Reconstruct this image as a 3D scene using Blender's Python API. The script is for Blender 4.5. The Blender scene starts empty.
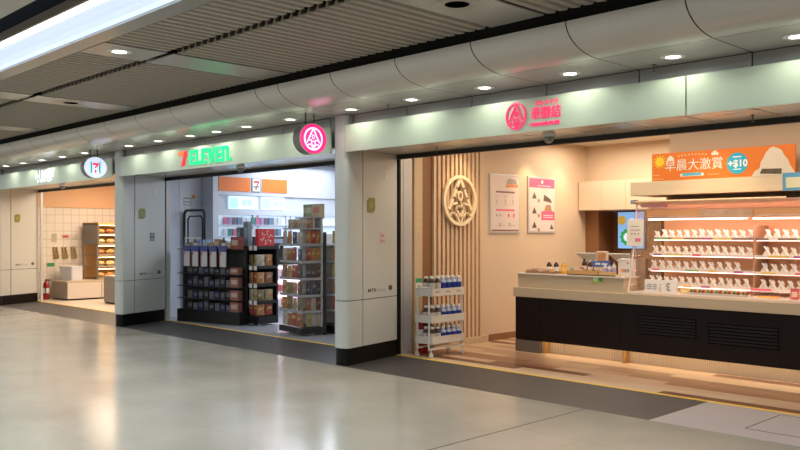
import bpy, math, random
from mathutils import Vector, Matrix
random.seed(7)
S = bpy.context.scene
COL = S.collection
PI = math.pi

# ------------------------------------------------------------------ camera
FPX, YAW = 830.0, math.radians(45.7)
CAMP = (0.0, -6.31, 1.55)
cd = bpy.data.cameras.new('camera')
cam = bpy.data.objects.new('camera', cd)
COL.objects.link(cam)
cam.location = CAMP
cam.rotation_euler = (PI / 2, 0, YAW)
cd.sensor_width = 36.0
cd.lens = 36.0 * FPX / 800.0
cd.shift_y = 9.0 / 800.0
cd.clip_start = 0.05
S.camera = cam

# ------------------------------------------------------------------ view, world
vs = S.view_settings
vs.view_transform = 'Standard'
vs.look = 'None'
vs.gamma = 1.0
vs.exposure = 0.25
vs.use_curve_mapping = False
w = bpy.data.worlds.new('world')
S.world = w
w.use_nodes = True
w.node_tree.nodes['Background'].inputs[0].default_value = (0.62, 0.66, 0.72, 1)
w.node_tree.nodes['Background'].inputs[1].default_value = 0.09

def area(name, loc, size, power, color, rot=(0, 0, 0), spread=None):
    l = bpy.data.lights.new(name, 'AREA')
    l.shape = 'RECTANGLE'
    l.size, l.size_y = size
    l.energy = power
    l.color = color
    if spread:
        l.spread = math.radians(spread)
    o = bpy.data.objects.new(name, l)
    o.location = loc
    o.rotation_euler = rot
    COL.objects.link(o)
    return o

def spot(name, loc, power, color, angle=90, blend=0.6, r=0.05, rot=(0, 0, 0)):
    l = bpy.data.lights.new(name, 'SPOT')
    l.energy = power
    l.color = color
    l.spot_size = math.radians(angle)
    l.spot_blend = blend
    l.shadow_soft_size = r
    o = bpy.data.objects.new(name, l)
    o.location = loc
    o.rotation_euler = rot
    COL.objects.link(o)
    return o

WARM = (1.0, 0.72, 0.45)
COOL = (0.80, 0.90, 1.0)
# unseen concourse fill behind the camera, added where a second trough is assumed
area('concourse_fill', (-12, -8.6, 3.2), (30, 0.5), 420, (1.0, 0.95, 0.86))
# shop ceiling lamps
area('onigiri_shop_lamp', (-4.9, 1.9, 2.92), (4.6, 0.9), 50, (1.0, 0.84, 0.64))
area('onigiri_back_lamp', (-5.2, 4.6, 2.95), (4.4, 0.8), 88, (1.0, 0.86, 0.66))
area('store_lamp', (-11.2, 4.0, 2.92), (4.8, 2.0), 140, (0.84, 0.92, 1.0))
area('bakery_lamp', (-17.0, 2.6, 2.92), (4.4, 1.6), 190, (1.0, 0.78, 0.56))
area('case_fill', (-3.6, 2.89, 1.68), (2.9, 0.05), 5, (1.0, 0.74, 0.62), (math.radians(35), 0, 0))  # extra light inside the case, added to brighten shelves and back panel

# ------------------------------------------------------------------ materials
MATS = {}
def mat(name, col, rough=0.5, metal=0.0, emit=None, estr=0.0, alpha=1.0, trans=0.0, coat=0.0, spec=0.5, vary=0.0, vscale=6.0, bump=0.0, bscale=40.0):
    if name in MATS:
        return MATS[name]
    m = bpy.data.materials.new(name)
    m.use_nodes = True
    nt = m.node_tree
    b = nt.nodes['Principled BSDF']
    b.inputs['Base Color'].default_value = (*col, 1)
    b.inputs['Roughness'].default_value = rough
    b.inputs['Metallic'].default_value = metal
    b.inputs['Alpha'].default_value = alpha
    b.inputs['Transmission Weight'].default_value = trans
    b.inputs['Coat Weight'].default_value = coat
    b.inputs['Specular IOR Level'].default_value = spec
    if emit:
        b.inputs['Emission Color'].default_value = (*emit, 1)
        b.inputs['Emission Strength'].default_value = estr
    if vary or bump:
        tc = nt.nodes.new('ShaderNodeTexCoord')
        n = nt.nodes.new('ShaderNodeTexNoise')
        n.inputs['Scale'].default_value = vscale
        n.inputs['Detail'].default_value = 5
        nt.links.new(tc.outputs['Object'], n.inputs['Vector'])
        if vary:
            mx = nt.nodes.new('ShaderNodeMix')
            mx.data_type = 'RGBA'
            mx.inputs[6].default_value = (*[max(0, c * (1 - vary)) for c in col], 1)
            mx.inputs[7].default_value = (*[min(1, c * (1 + vary)) for c in col], 1)
            nt.links.new(n.outputs['Fac'], mx.inputs[0])
            nt.links.new(mx.outputs[2], b.inputs['Base Color'])
        if bump:
            n2 = nt.nodes.new('ShaderNodeTexNoise')
            n2.inputs['Scale'].default_value = bscale
            nt.links.new(tc.outputs['Object'], n2.inputs['Vector'])
            bp = nt.nodes.new('ShaderNodeBump')
            bp.inputs['Strength'].default_value = bump
            bp.inputs['Distance'].default_value = 0.01
            nt.links.new(n2.outputs['Fac'], bp.inputs['Height'])
            nt.links.new(bp.outputs['Normal'], b.inputs['Normal'])
    MATS[name] = m
    return m

def wood(name, c1, c2, rough=0.45, stretch=(1, 1, 14)):
    if name in MATS:
        return MATS[name]
    m = bpy.data.materials.new(name)
    m.use_nodes = True
    nt = m.node_tree
    b = nt.nodes['Principled BSDF']
    b.inputs['Roughness'].default_value = rough
    tc = nt.nodes.new('ShaderNodeTexCoord')
    mp = nt.nodes.new('ShaderNodeMapping')
    mp.inputs['Scale'].default_value = stretch
    n = nt.nodes.new('ShaderNodeTexNoise')
    n.inputs['Scale'].default_value = 3
    n.inputs['Detail'].default_value = 6
    mx = nt.nodes.new('ShaderNodeMix')
    mx.data_type = 'RGBA'
    mx.inputs[6].default_value = (*c1, 1)
    mx.inputs[7].default_value = (*c2, 1)
    nt.links.new(tc.outputs['Object'], mp.inputs['Vector'])
    nt.links.new(mp.outputs['Vector'], n.inputs['Vector'])
    nt.links.new(n.outputs['Fac'], mx.inputs[0])
    nt.links.new(mx.outputs[2], b.inputs['Base Color'])
    MATS[name] = m
    return m

def brickmat(name, c1, c2, mortar, bw, rh, ms, rough, offset=0.0, ramp=None, origin=(0, 0), axes='xy', spec=0.5, noise=0.0, roughvar=0.0):
    """tiles / planks / wall tiles in world metres"""
    if name in MATS:
        return MATS[name]
    m = bpy.data.materials.new(name)
    m.use_nodes = True
    nt = m.node_tree
    b = nt.nodes['Principled BSDF']
    b.inputs['Roughness'].default_value = rough
    b.inputs['Specular IOR Level'].default_value = spec
    g = nt.nodes.new('ShaderNodeNewGeometry')
    sp = nt.nodes.new('ShaderNodeSeparateXYZ')
    cb = nt.nodes.new('ShaderNodeCombineXYZ')
    nt.links.new(g.outputs['Position'], sp.inputs[0])
    for i, a in enumerate(axes):
        mm = nt.nodes.new('ShaderNodeMath')
        mm.operation = 'SUBTRACT'
        nt.links.new(sp.outputs['xyz'.index(a)], mm.inputs[0])
        mm.inputs[1].default_value = origin[i]
        nt.links.new(mm.outputs[0], cb.inputs[i])
    t = nt.nodes.new('ShaderNodeTexBrick')
    t.offset = offset
    t.inputs['Scale'].default_value = 1
    t.inputs['Brick Width'].default_value = bw
    t.inputs['Row Height'].default_value = rh
    t.inputs['Mortar Size'].default_value = ms
    t.inputs['Mortar Smooth'].default_value = 0.2
    nt.links.new(cb.outputs[0], t.inputs['Vector'])
    src = t.outputs['Color']
    if ramp:
        t.inputs['Color1'].default_value = (0, 0, 0, 1)
        t.inputs['Color2'].default_value = (1, 1, 1, 1)
        t.inputs['Mortar'].default_value = (0.3, 0.3, 0.3, 1)
        r = nt.nodes.new('ShaderNodeValToRGB')
        r.color_ramp.interpolation = 'CONSTANT'
        els = r.color_ramp.elements
        els[0].position, els[0].color = 0, (*ramp[0][1], 1)
        els[1].position, els[1].color = ramp[1][0], (*ramp[1][1], 1)
        for p, c in ramp[2:]:
            e = els.new(p)
            e.color = (*c, 1)
        nt.links.new(src, r.inputs[0])
        src = r.outputs[0]
    else:
        t.inputs['Color1'].default_value = (*c1, 1)
        t.inputs['Color2'].default_value = (*c2, 1)
        t.inputs['Mortar'].default_value = (*mortar, 1)
    if noise:
        n = nt.nodes.new('ShaderNodeTexNoise')
        n.inputs['Scale'].default_value = 1.3
        n.inputs['Detail'].default_value = 8
        nt.links.new(g.outputs['Position'], n.inputs['Vector'])
        mr = nt.nodes.new('ShaderNodeMapRange')
        mr.inputs[1].default_value = 0.3
        mr.inputs[2].default_value = 0.7
        mr.inputs[3].default_value = 1 - noise
        mr.inputs[4].default_value = 1 + noise
        nt.links.new(n.outputs['Fac'], mr.inputs[0])
        vm = nt.nodes.new('ShaderNodeVectorMath')
        vm.operation = 'SCALE'
        nt.links.new(src, vm.inputs[0])
        nt.links.new(mr.outputs[0], vm.inputs['Scale'])
        src = vm.outputs[0]
        if roughvar:
            mr2 = nt.nodes.new('ShaderNodeMapRange')
            mr2.inputs[1].default_value = 0.3
            mr2.inputs[2].default_value = 0.7
            mr2.inputs[3].default_value = rough - roughvar
            mr2.inputs[4].default_value = rough + roughvar
            nt.links.new(n.outputs['Fac'], mr2.inputs[0])
            nt.links.new(mr2.outputs[0], b.inputs['Roughness'])
    nt.links.new(src, b.inputs['Base Color'])
    MATS[name] = m
    return m

M_floor = brickmat('polished concourse tile', (0.435, 0.405, 0.335), (0.442, 0.412, 0.342), (0.33, 0.31, 0.255), 1.2, 0.883, 0.0025, 0.17, origin=(-3.51, -1.0), noise=0.08, roughvar=0.04, spec=0.5)
M_mat = mat('charcoal threshold mat', (0.052, 0.048, 0.047), 0.5, vary=0.15, vscale=60)
M_ltile = brickmat('lavender threshold tile', (0.50, 0.46, 0.47), (0.53, 0.49, 0.49), (0.42, 0.38, 0.38), 1.2, 0.6, 0.003, 0.3, origin=(-3.5, 0.25), noise=0.05)
def plankmat(name, w_, l_, y0, ramp):
    m = bpy.data.materials.new(name)
    m.use_nodes = True
    nt = m.node_tree
    b = nt.nodes['Principled BSDF']
    b.inputs['Roughness'].default_value = 0.36
    g = nt.nodes.new('ShaderNodeNewGeometry')
    sp = nt.nodes.new('ShaderNodeSeparateXYZ')
    nt.links.new(g.outputs['Position'], sp.inputs[0])
    def M(op, a, b_, c=None):
        n = nt.nodes.new('ShaderNodeMath')
        n.operation = op
        for i, v in enumerate((a, b_, c)):
            if v is None:
                continue
            if isinstance(v, (int, float)):
                n.inputs[i].default_value = v
            else:
                nt.links.new(v, n.inputs[i])
        return n.outputs[0]
    row = M('FLOOR', M('DIVIDE', M('SUBTRACT', sp.outputs[1], y0), w_), 0.0)
    shift = M('MULTIPLY', M('FRACT', M('MULTIPLY', row, 0.381), 0.0), l_)
    cell = M('FLOOR', M('DIVIDE', M('ADD', sp.outputs[0], shift), l_), 0.0)
    cb = nt.nodes.new('ShaderNodeCombineXYZ')
    nt.links.new(row, cb.inputs[0])
    nt.links.new(cell, cb.inputs[1])
    wn = nt.nodes.new('ShaderNodeTexWhiteNoise')
    wn.noise_dimensions = '2D'
    nt.links.new(cb.outputs[0], wn.inputs['Vector'])
    r = nt.nodes.new('ShaderNodeValToRGB')
    r.color_ramp.interpolation = 'CONSTANT'
    e = r.color_ramp.elements
    e[0].position, e[0].color = ramp[0][0], (*ramp[0][1], 1)
    e[1].position, e[1].color = ramp[1][0], (*ramp[1][1], 1)
    for p, c in ramp[2:]:
        e.new(p).color = (*c, 1)
    nt.links.new(wn.outputs['Value'], r.inputs[0])
    nt.links.new(r.outputs[0], b.inputs['Base Color'])
    return m
M_plank = plankmat('mixed wood plank floor', 0.165, 1.35, 1.125, [(0, (0.56, 0.39, 0.26)), (0.28, (0.30, 0.15, 0.085)), (0.46, (0.60, 0.45, 0.32)), (0.68, (0.17, 0.07, 0.038)), (0.85, (0.42, 0.26, 0.16))])
M_sfloor = mat('grey store floor', (0.33, 0.34, 0.37), 0.3, vary=0.08)
M_bfloor = mat('cream bakery floor', (0.62, 0.52, 0.42), 0.35, vary=0.05)
M_yellow = mat('yellow line', (0.85, 0.55, 0.08), 0.5)
M_black = mat('black metal', (0.012, 0.012, 0.013), 0.35)
M_void = mat('black ceiling void', (0.004, 0.004, 0.004), 0.9)
M_kick = mat('black plinth', (0.004, 0.004, 0.004), 0.4, spec=0.2)
M_pillar = mat('satin panel', (0.52, 0.53, 0.50), 0.32, vary=0.03, vscale=2)
M_seam = mat('panel seam', (0.05, 0.05, 0.045), 0.6)
M_canopy = mat('grey canopy panel', (0.60, 0.575, 0.535), 0.19, spec=0.5)
M_gpanel = mat('pale green glass fascia', (0.47, 0.54, 0.43), 0.28, spec=0.5)
M_gapwall = mat('grey recess wall', (0.42, 0.42, 0.41), 0.4)
M_soffit = mat('tan soffit tile', (0.60, 0.54, 0.46), 0.22, spec=0.7)
M_slat = mat('taupe ceiling slat', (0.36, 0.325, 0.275), 0.5)
M_ceilpanel = mat('grey ceiling panel', (0.36, 0.345, 0.32), 0.25)
M_ceiltile = mat('pale ceiling tile', (0.50, 0.50, 0.47), 0.6)
M_light = mat('linear light diffuser', (0.8, 0.85, 0.9), 0.5, emit=(0.86, 0.93, 1.0), estr=3.2)
M_lightdim = mat('light trough reflector', (0.75, 0.82, 0.92), 0.4, emit=(0.62, 0.76, 1.0), estr=0.42)
M_lens = mat('downlight lens', (0.9, 0.9, 0.85), 0.4, emit=(1.0, 1.0, 0.93), estr=9)
M_chrome = mat('brushed steel', (0.55, 0.55, 0.55), 0.25, metal=1.0)
M_silver = mat('silver jamb', (0.55, 0.54, 0.53), 0.35, metal=0.3)
M_white = mat('white paint', (0.72, 0.72, 0.71), 0.5)
M_cream = mat('cream wall', (0.66, 0.50, 0.36), 0.6, vary=0.02, vscale=2)
M_cream2 = mat('cream cabinet', (0.70, 0.57, 0.42), 0.45)
M_storewall = mat('pale blue white wall', (0.66, 0.69, 0.76), 0.5)
M_lwood = wood('light ash wood', (0.66, 0.50, 0.32), (0.56, 0.41, 0.25))
M_lwoodx = wood('light ash counter', (0.62, 0.50, 0.34), (0.54, 0.42, 0.28), stretch=(1, 12, 12))
M_batten = wood('pale batten', (0.74, 0.52, 0.34), (0.66, 0.45, 0.28))
M_brown = mat('brown panel', (0.26, 0.12, 0.05), 0.45, vary=0.1, vscale=3)
M_dbrown = mat('dark counter laminate', (0.010, 0.0055, 0.005), 0.35, spec=0.22)
M_glass = mat('clear glass', (1, 1, 1), 0.03, trans=1.0, alpha=0.22)
M_pink = mat('glowing magenta sign', (0.9, 0.02, 0.25), 0.4, emit=(0.85, 0.004, 0.13), estr=0.85)
M_pinkt = mat('glowing pink letters', (0.6, 0.02, 0.1), 0.4, emit=(0.85, 0.025, 0.115), estr=0.85)
M_lav = mat('glowing white lavender', (0.9, 0.85, 1.0), 0.4, emit=(0.80, 0.62, 0.95), estr=0.75)
M_gsign = mat('glowing green letters', (0.0, 0.4, 0.15), 0.4, emit=(0.0, 0.80, 0.24), estr=0.85)
M_orsign = mat('glowing orange', (0.7, 0.15, 0.01), 0.4, emit=(0.9, 0.10, 0.005), estr=0.85)
M_redsign = mat('glowing red', (0.6, 0.01, 0.01), 0.4, emit=(0.75, 0.004, 0.008), estr=0.85)
M_wsign = mat('glowing white letters', (0.9, 0.93, 1.0), 0.4, emit=(0.85, 0.88, 1.0), estr=1.2)
M_wface = mat('glowing white sign face', (0.9, 0.93, 1.0), 0.4, emit=(0.58, 0.68, 0.95), estr=0.75)
M_teal = mat('sign teal', (0.0, 0.25, 0.22), 0.4, emit=(0.0, 0.36, 0.32), estr=0.8)
M_orange = mat('orange board', (0.85, 0.19, 0.02), 0.45)

def solid(c, rough=0.5, **k):
    key = 'paint %.2f %.2f %.2f %.2f' % (*c, rough)
    return mat(key, c, rough, **k)

# ------------------------------------------------------------------ mesh builder
class MB:
    def __init__(s):
        s.v, s.f, s.mi = [], [], []
        s.cur = 0
    def m(s, i):
        s.cur = i
        return s
    def add(s, vs_, fs):
        o = len(s.v)
        s.v += [tuple(p) for p in vs_]
        for f in fs:
            s.f.append([o + i for i in f])
            s.mi.append(s.cur)
        return s
    def box(s, a, b):
        x0, y0, z0 = a
        x1, y1, z1 = b
        x0, x1 = min(x0, x1), max(x0, x1)
        y0, y1 = min(y0, y1), max(y0, y1)
        z0, z1 = min(z0, z1), max(z0, z1)
        return s.add([(x0, y0, z0), (x1, y0, z0), (x1, y1, z0), (x0, y1, z0), (x0, y0, z1), (x1, y0, z1), (x1, y1, z1), (x0, y1, z1)],
                     [(3, 2, 1, 0), (4, 5, 6, 7), (0, 1, 5, 4), (1, 2, 6, 5), (2, 3, 7, 6), (3, 0, 4, 7)])
    def rbox(s, a, b, r=0.01, axis='z', n=3):
        """box with rounded edges along one axis"""
        ax = 'xyz'.index(axis)
        i, j = [(1, 2), (2, 0), (0, 1)][ax]
        lo = [min(a[k], b[k]) for k in range(3)]
        hi = [max(a[k], b[k]) for k in range(3)]
        r = min(r, (hi[i] - lo[i]) * 0.49, (hi[j] - lo[j]) * 0.49)
        pts = []
        for cx, cy, a0 in ((hi[i] - r, hi[j] - r, 0), (lo[i] + r, hi[j] - r, 90), (lo[i] + r, lo[j] + r, 180), (hi[i] - r, lo[j] + r, 270)):
            for k in range(n + 1):
                t = math.radians(a0 + 90 * k / n)
                pts.append((cx + r * math.cos(t), cy + r * math.sin(t)))
        return s.prism(pts, lo[ax], hi[ax], axis)
    def prism(s, pts, t0, t1, axis='z'):
        """extrude a 2D outline along an axis; the outline lies in (y,z),(z,x),(x,y) for x,y,z"""
        ax = 'xyz'.index(axis)
        i, j = [(1, 2), (2, 0), (0, 1)][ax]
        n = len(pts)
        vs_ = []
        for t in (t0, t1):
            for p in pts:
                c = [0, 0, 0]
                c[ax], c[i], c[j] = t, p[0], p[1]
                vs_.append(c)
        fs = [tuple(range(n - 1, -1, -1)), tuple(range(n, 2 * n))]
        fs += [(k, (k + 1) % n, n + (k + 1) % n, n + k) for k in range(n)]
        return s.add(vs_, fs)
    def tube(s, p, q, r, n=10, r2=None):
        p, q = Vector(p), Vector(q)
        d = (q - p).normalized()
        u = d.orthogonal().normalized()
        v = d.cross(u)
        r2 = r if r2 is None else r2
        vs_ = []
        for c, rr in ((p, r), (q, r2)):
            for k in range(n):
                a = 2 * PI * k / n
                vs_.append(c + u * rr * math.cos(a) + v * rr * math.sin(a))
        fs = [tuple(range(n - 1, -1, -1)), tuple(range(n, 2 * n))]
        fs += [(k, (k + 1) % n, n + (k + 1) % n, n + k) for k in range(n)]
        return s.add(vs_, fs)
    def path(s, pts, r, n=8):
        for a, b in zip(pts, pts[1:]):
            s.tube(a, b, r, n)
        return s
    def lathe(s, prof, c=(0, 0, 0), n=16):
        """profile of (radius, z)"""
        vs_ = []
        for r, z in prof:
            for k in range(n):
                a = 2 * PI * k / n
                vs_.append((c[0] + r * math.cos(a), c[1] + r * math.sin(a), c[2] + z))
        fs = []
        for i in range(len(prof) - 1):
            for k in range(n):
                k2 = (k + 1) % n
                fs.append((i * n + k, i * n + k2, (i + 1) * n + k2, (i + 1) * n + k))
        fs.append(tuple(range(n - 1, -1, -1)))
        fs.append(tuple((len(prof) - 1) * n + k for k in range(n)))
        return s.add(vs_, fs)
    def quad(s, a, b, c, d):
        return s.add([a, b, c, d], [(0, 1, 2, 3)])
    def build(s, name, mats, parent=None, smooth=False, bevel=0.0):
        me = bpy.data.meshes.new(name)
        me.from_pydata(s.v, [], s.f)
        if not isinstance(mats, (list, tuple)):
            mats = [mats]
        for m_ in mats:
            me.materials.append(m_)
        me.polygons.foreach_set('material_index', s.mi)
        if smooth:
            me.polygons.foreach_set('use_smooth', [True] * len(me.polygons))
        me.update()
        if smooth:
            try:
                me.set_sharp_from_angle(angle=math.radians(40))
            except Exception:
                pass
        o = bpy.data.objects.new(name, me)
        COL.objects.link(o)
        if parent:
            o.parent = parent
        if bevel:
            bv = o.modifiers.new('bevel', 'BEVEL')
            bv.width = bevel
            bv.segments = 2
            bv.limit_method = 'ANGLE'
        return o

def tag(o, label, cat, group=None):
    o['label'] = label
    o['category'] = cat
    if group:
        o['group'] = group
    return o
def thing(name, label, cat, loc=(0, 0, 0), rz=0.0, group=None):
    o = bpy.data.objects.new(name, None)
    o.empty_display_size = 0.1
    COL.objects.link(o)
    o.location = loc
    o.rotation_euler = (0, 0, rz)
    return tag(o, label, cat, group)
def struct(o):
    o['kind'] = 'structure'
    return o
def dup(root, loc, rz=None, label=None, group=None, scale=None):
    r = root.copy()
    COL.objects.link(r)
    r.location = loc
    if rz is not None:
        r.rotation_euler = (0, 0, rz)
    if scale:
        r.scale = scale
    if label:
        r['label'] = label
    if group:
        r['group'] = group
    for ch in list(root.children):
        c = ch.copy()
        COL.objects.link(c)
        c.parent = r
        for g in ch.children:
            d = g.copy()
            COL.objects.link(d)
            d.parent = c
    return r

ORD = ['zeroth', 'first', 'second', 'third', 'fourth', 'fifth', 'sixth', 'seventh', 'eighth', 'ninth', 'tenth', 'eleventh', 'twelfth',
       'thirteenth', 'fourteenth', 'fifteenth', 'sixteenth', 'seventeenth', 'eighteenth', 'nineteenth', 'twentieth', 'twenty-first', 'twenty-second']

def text(name, s, size, mtx, m, ext=0.002, bold=0.0, align='CENTER', parent=None, sx=1.0):
    """lettering as real extruded mesh; local x right, y up, z towards the reader"""
    cu = bpy.data.curves.new(name, 'FONT')
    cu.body = s
    cu.size = size
    cu.extrude = ext
    cu.offset = bold
    cu.align_x = align
    cu.align_y = 'CENTER'
    cu.resolution_u = 3
    t = bpy.data.objects.new(name, cu)
    COL.objects.link(t)
    dg = bpy.context.evaluated_depsgraph_get()
    dg.update()
    me = bpy.data.meshes.new_from_object(t.evaluated_get(dg))
    bpy.data.objects.remove(t)
    bpy.data.curves.remove(cu)
    me.transform(mtx @ Matrix.Diagonal((sx, 1, 1, 1)))
    me.materials.clear()
    me.materials.append(m)
    for p in me.polygons:
        p.material_index = 0
    o = bpy.data.objects.new(name, me)
    COL.objects.link(o)
    if parent:
        o.parent = parent
    return o

def FR(loc, facing='-y'):
    """frame for flat work: local x right, y up, z out, as read by a viewer in front"""
    if facing == '-y':
        cols = (Vector((1, 0, 0)), Vector((0, 0, 1)), Vector((0, -1, 0)))
    elif facing == '+x':
        cols = (Vector((0, 1, 0)), Vector((0, 0, 1)), Vector((1, 0, 0)))
    else:
        cols = facing
    m = Matrix.Identity(4)
    for i, c in enumerate(cols):
        for j in range(3):
            m[j][i] = c[j]
    m.translation = Vector(loc)
    return m

class FLAT(MB):
    """2D strokes and shapes with thickness, laid on a frame"""
    def __init__(s, mtx, t=0.004, z=0.0):
        MB.__init__(s)
        s.M, s.t, s.z = mtx, t, z
    def poly(s, pts, t=None, z=None):
        t = s.t if t is None else t
        z = s.z if z is None else z
        o = MB()
        o.prism([(p[0], p[1]) for p in pts], z, z + t, 'z')
        s.add([s.M @ Vector(v) for v in o.v], o.f)
        return s
    def rect(s, x0, y0, x1, y1, t=None, z=None):
        return s.poly([(x0, y0), (x1, y0), (x1, y1), (x0, y1)], t, z)
    def disc(s, cx, cy, r, n=32, t=None, z=None, ry=None):
        ry = ry or r
        return s.poly([(cx + r * math.cos(2 * PI * k / n), cy + ry * math.sin(2 * PI * k / n)) for k in range(n)], t, z)
    def stroke(s, pts, w, closed=False, t=None, z=None):
        if closed:
            pts = list(pts) + [pts[0]]
        for a, b in zip(pts, pts[1:]):
            dx, dy = b[0] - a[0], b[1] - a[1]
            l = math.hypot(dx, dy) or 1
            nx, ny = -dy / l * w / 2, dx / l * w / 2
            ex, ey = dx / l * w * 0.3, dy / l * w * 0.3
            s.poly([(a[0] - ex - nx, a[1] - ey - ny), (b[0] + ex - nx, b[1] + ey - ny), (b[0] + ex + nx, b[1] + ey + ny), (a[0] - ex + nx, a[1] - ey + ny)], t, z)
        return s
    def ring(s, cx, cy, r, w, n=36, t=None, z=None, ry=None, a0=0, a1=360):
        ry = ry or r
        t = s.t if t is None else t
        z = s.z if z is None else z
        for k in range(n):
            q = []
            for rr, rry, kk in ((r - w / 2, ry - w / 2, k), (r + w / 2, ry + w / 2, k), (r + w / 2, ry + w / 2, k + 1), (r - w / 2, ry - w / 2, k + 1)):
                a = math.radians(a0 + (a1 - a0) * kk / n)
                q.append((cx + rr * math.cos(a), cy + rry * math.sin(a)))
            s.poly(q, t, z)
        return s

def crest(fl, R, sx=1.0, w=0.10, k=1.0):
    """round shop crest: ring, steep peak, small loop, heart between two petals"""
    P = lambda x, y: (x * R * sx, y * R)
    fl.ring(0, 0, R * (1 - w / 2) * sx, R * w, ry=R * (1 - w / 2), n=44)
    for sg in (-1, 1):
        fl.stroke([P(0.03 * sg, 0.82), P(0.22 * sg, 0.48), P(0.42 * sg, 0.10), P(0.66 * sg, -0.32)], R * 0.13 * k)
        # petals
        fl.stroke([P(0.05 * sg, -0.86), P(0.16 * sg, -0.66), P(0.34 * sg, -0.48), P(0.52 * sg, -0.50), P(0.62 * sg, -0.62)], R * 0.08 * k)
        # heart
        fl.stroke([P(0.0, -0.66), P(0.22 * sg, -0.36), P(0.18 * sg, -0.20), P(0.0, -0.24)], R * 0.09 * k)
        fl.stroke([P(0.20 * sg, -0.10), P(0.48 * sg, -0.16)], R * 0.08 * k)
    fl.ring(0, 0.18 * R, R * 0.12 * sx, R * 0.07 * k, ry=R * 0.17, n=20)
    return fl

# ================================================================== STRUCTURE
X_FAR, X_END = -31.0, 7.0
FIN = [-7.386, -13.17, -18.96]      # right front corner of each fin between shops
FINB = [-7.62, -13.60, -19.50]      # right back corner
RFIN = -1.60                        # fin beyond the right edge of the picture

struct(MB().box((X_FAR, -13, -0.2), (X_END, 0, 0)).build('floor', M_floor))
# dark expansion joint in the concourse floor
struct(MB().box((-4.125, -13, 0.0), (-4.113, -0.0, 0.0008)).build('trim_1', M_seam))
struct(MB().box((-3.5, 0, -0.2), (RFIN, 1.08, 0)).build('floor.001', M_ltile))
for i, (a, b) in enumerate([(-3.5, FIN[0] - 0.3), (FIN[0] - 0.3, FIN[1] - 0.3), (FIN[1] - 0.3, FIN[2] - 0.3), (FIN[2] - 0.3, X_FAR)]):
    struct(MB().box((b, 0, -0.2), (a, 1.08, 0.0)).build('floor.%03d' % (i + 2), M_mat))
struct(MB().box((X_END, 0, -0.2), (RFIN, 1.08, 0)).build('floor.010', M_mat))
struct(MB().box((X_FAR, 1.075, -0.2), (X_END, 1.125, 0.004)).build('trim_2', M_yellow))
struct(MB().box((FIN[0] - 0.5, 1.115, -0.2), (X_END, 8, 0)).build('floor.006', M_plank))
struct(MB().box((FIN[1] - 0.9, 1.115, -0.2), (FIN[0] - 0.5, 8, 0)).build('floor.007', M_sfloor))
struct(MB().box((X_FAR, 1.115, -0.2), (FIN[1] - 0.9, 8, 0)).build('floor.008', M_bfloor))
# floor access hatch frame in the pale tile
h = MB()
for a, b in (((-2.82, 0.28), (-2.81, 1.0)), ((-2.82, 0.28), (-2.1, 0.29)), ((-2.82, 0.99), (-2.1, 1.0)), ((-2.11, 0.28), (-2.1, 1.0))):
    h.box((a[0], a[1], 0), (b[0], b[1], 0.001))
struct(h.build('trim_3', M_seam))

# concourse outer walls (behind and beyond the picture)
struct(MB().box((X_FAR - 0.2, -13, 0), (X_FAR, 1.1, 3.8)).build('wall_far_end', M_pillar))
struct(MB().box((X_FAR, -13.2, 0), (X_END, -13, 3.8)).build('wall_behind', M_pillar))
struct(MB().box((X_END, -13, 0), (X_END + 0.2, 8, 3.8)).build('wall_near_end', M_pillar))

# canopy along the shopfronts, one smooth panel per joint
prof = [(0.12, 2.955)] + [(-0.535 - 0.44 * math.sin(math.radians(90 * k / 16)), 2.955 + 0.22 * (1 - math.cos(math.radians(90 * k / 16)))) for k in range(17)]
joints = [X_END, 5.0, 4.06, 3.12, 2.18, 1.24, 0.30, -0.80, -1.75, -2.69, -3.655, -4.615, -5.54, -6.48, -7.37, -7.80]
while joints[-1] > -20.5:
    joints.append(joints[-1] - 0.955)
joints += [X_FAR]
n = 0
for a, b in zip(joints, joints[1:]):
    mb = MB()
    g = 0.005
    for (y0, z0), (y1, z1) in zip(prof[1:], prof[2:]):
        mb.quad((a - g, y0, z0), (a - g, y1, z1), (b + g, y1, z1), (b + g, y0, z0))
    mb.quad((b + g, 0.12, 2.955), (b + g, -0.527, 2.955), (a - g, -0.527, 2.955), (a - g, 0.12, 2.955))
    o = mb.build('ceiling' if n == 0 else 'ceiling.%03d' % n, M_canopy, smooth=True)
    struct(o)
    n += 1
# dark backing behind the joints
struct(MB().box((X_FAR, -0.93, 3.16), (X_END, 0.14, 3.2)).box((X_FAR, -0.5, 2.972), (X_END, 0.12, 3.16)).build('ceiling.100', M_void))
# recess wall between canopy and fascia panel, with joints
mb = MB()
for a, b in zip(joints, joints[1:]):
    mb.box((b + 0.006, 0.12, 2.57), (a - 0.006, 0.14, 2.95))
struct(mb.build('wall_recess', M_gapwall))
struct(MB().box((X_FAR, 0.15, 2.57), (X_END, 0.3, 3.6)).build('wall_recess_back', M_void))
# pale green glass fascia panels
for i, (a, b) in enumerate([(RFIN - 0.02, -3.166), (-3.178, FIN[0]), (FIN[0] - 0.27, -10.3), (-10.31, FIN[1]), (FIN[1] - 0.27, -16.1), (-16.11, FIN[2]), (FIN[2] - 0.27, -24)]):
    struct(MB().box((b, 0.0, 2.508), (a, 0.02, 2.823)).build('trim_%d' % (10 + i), M_gpanel))
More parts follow.
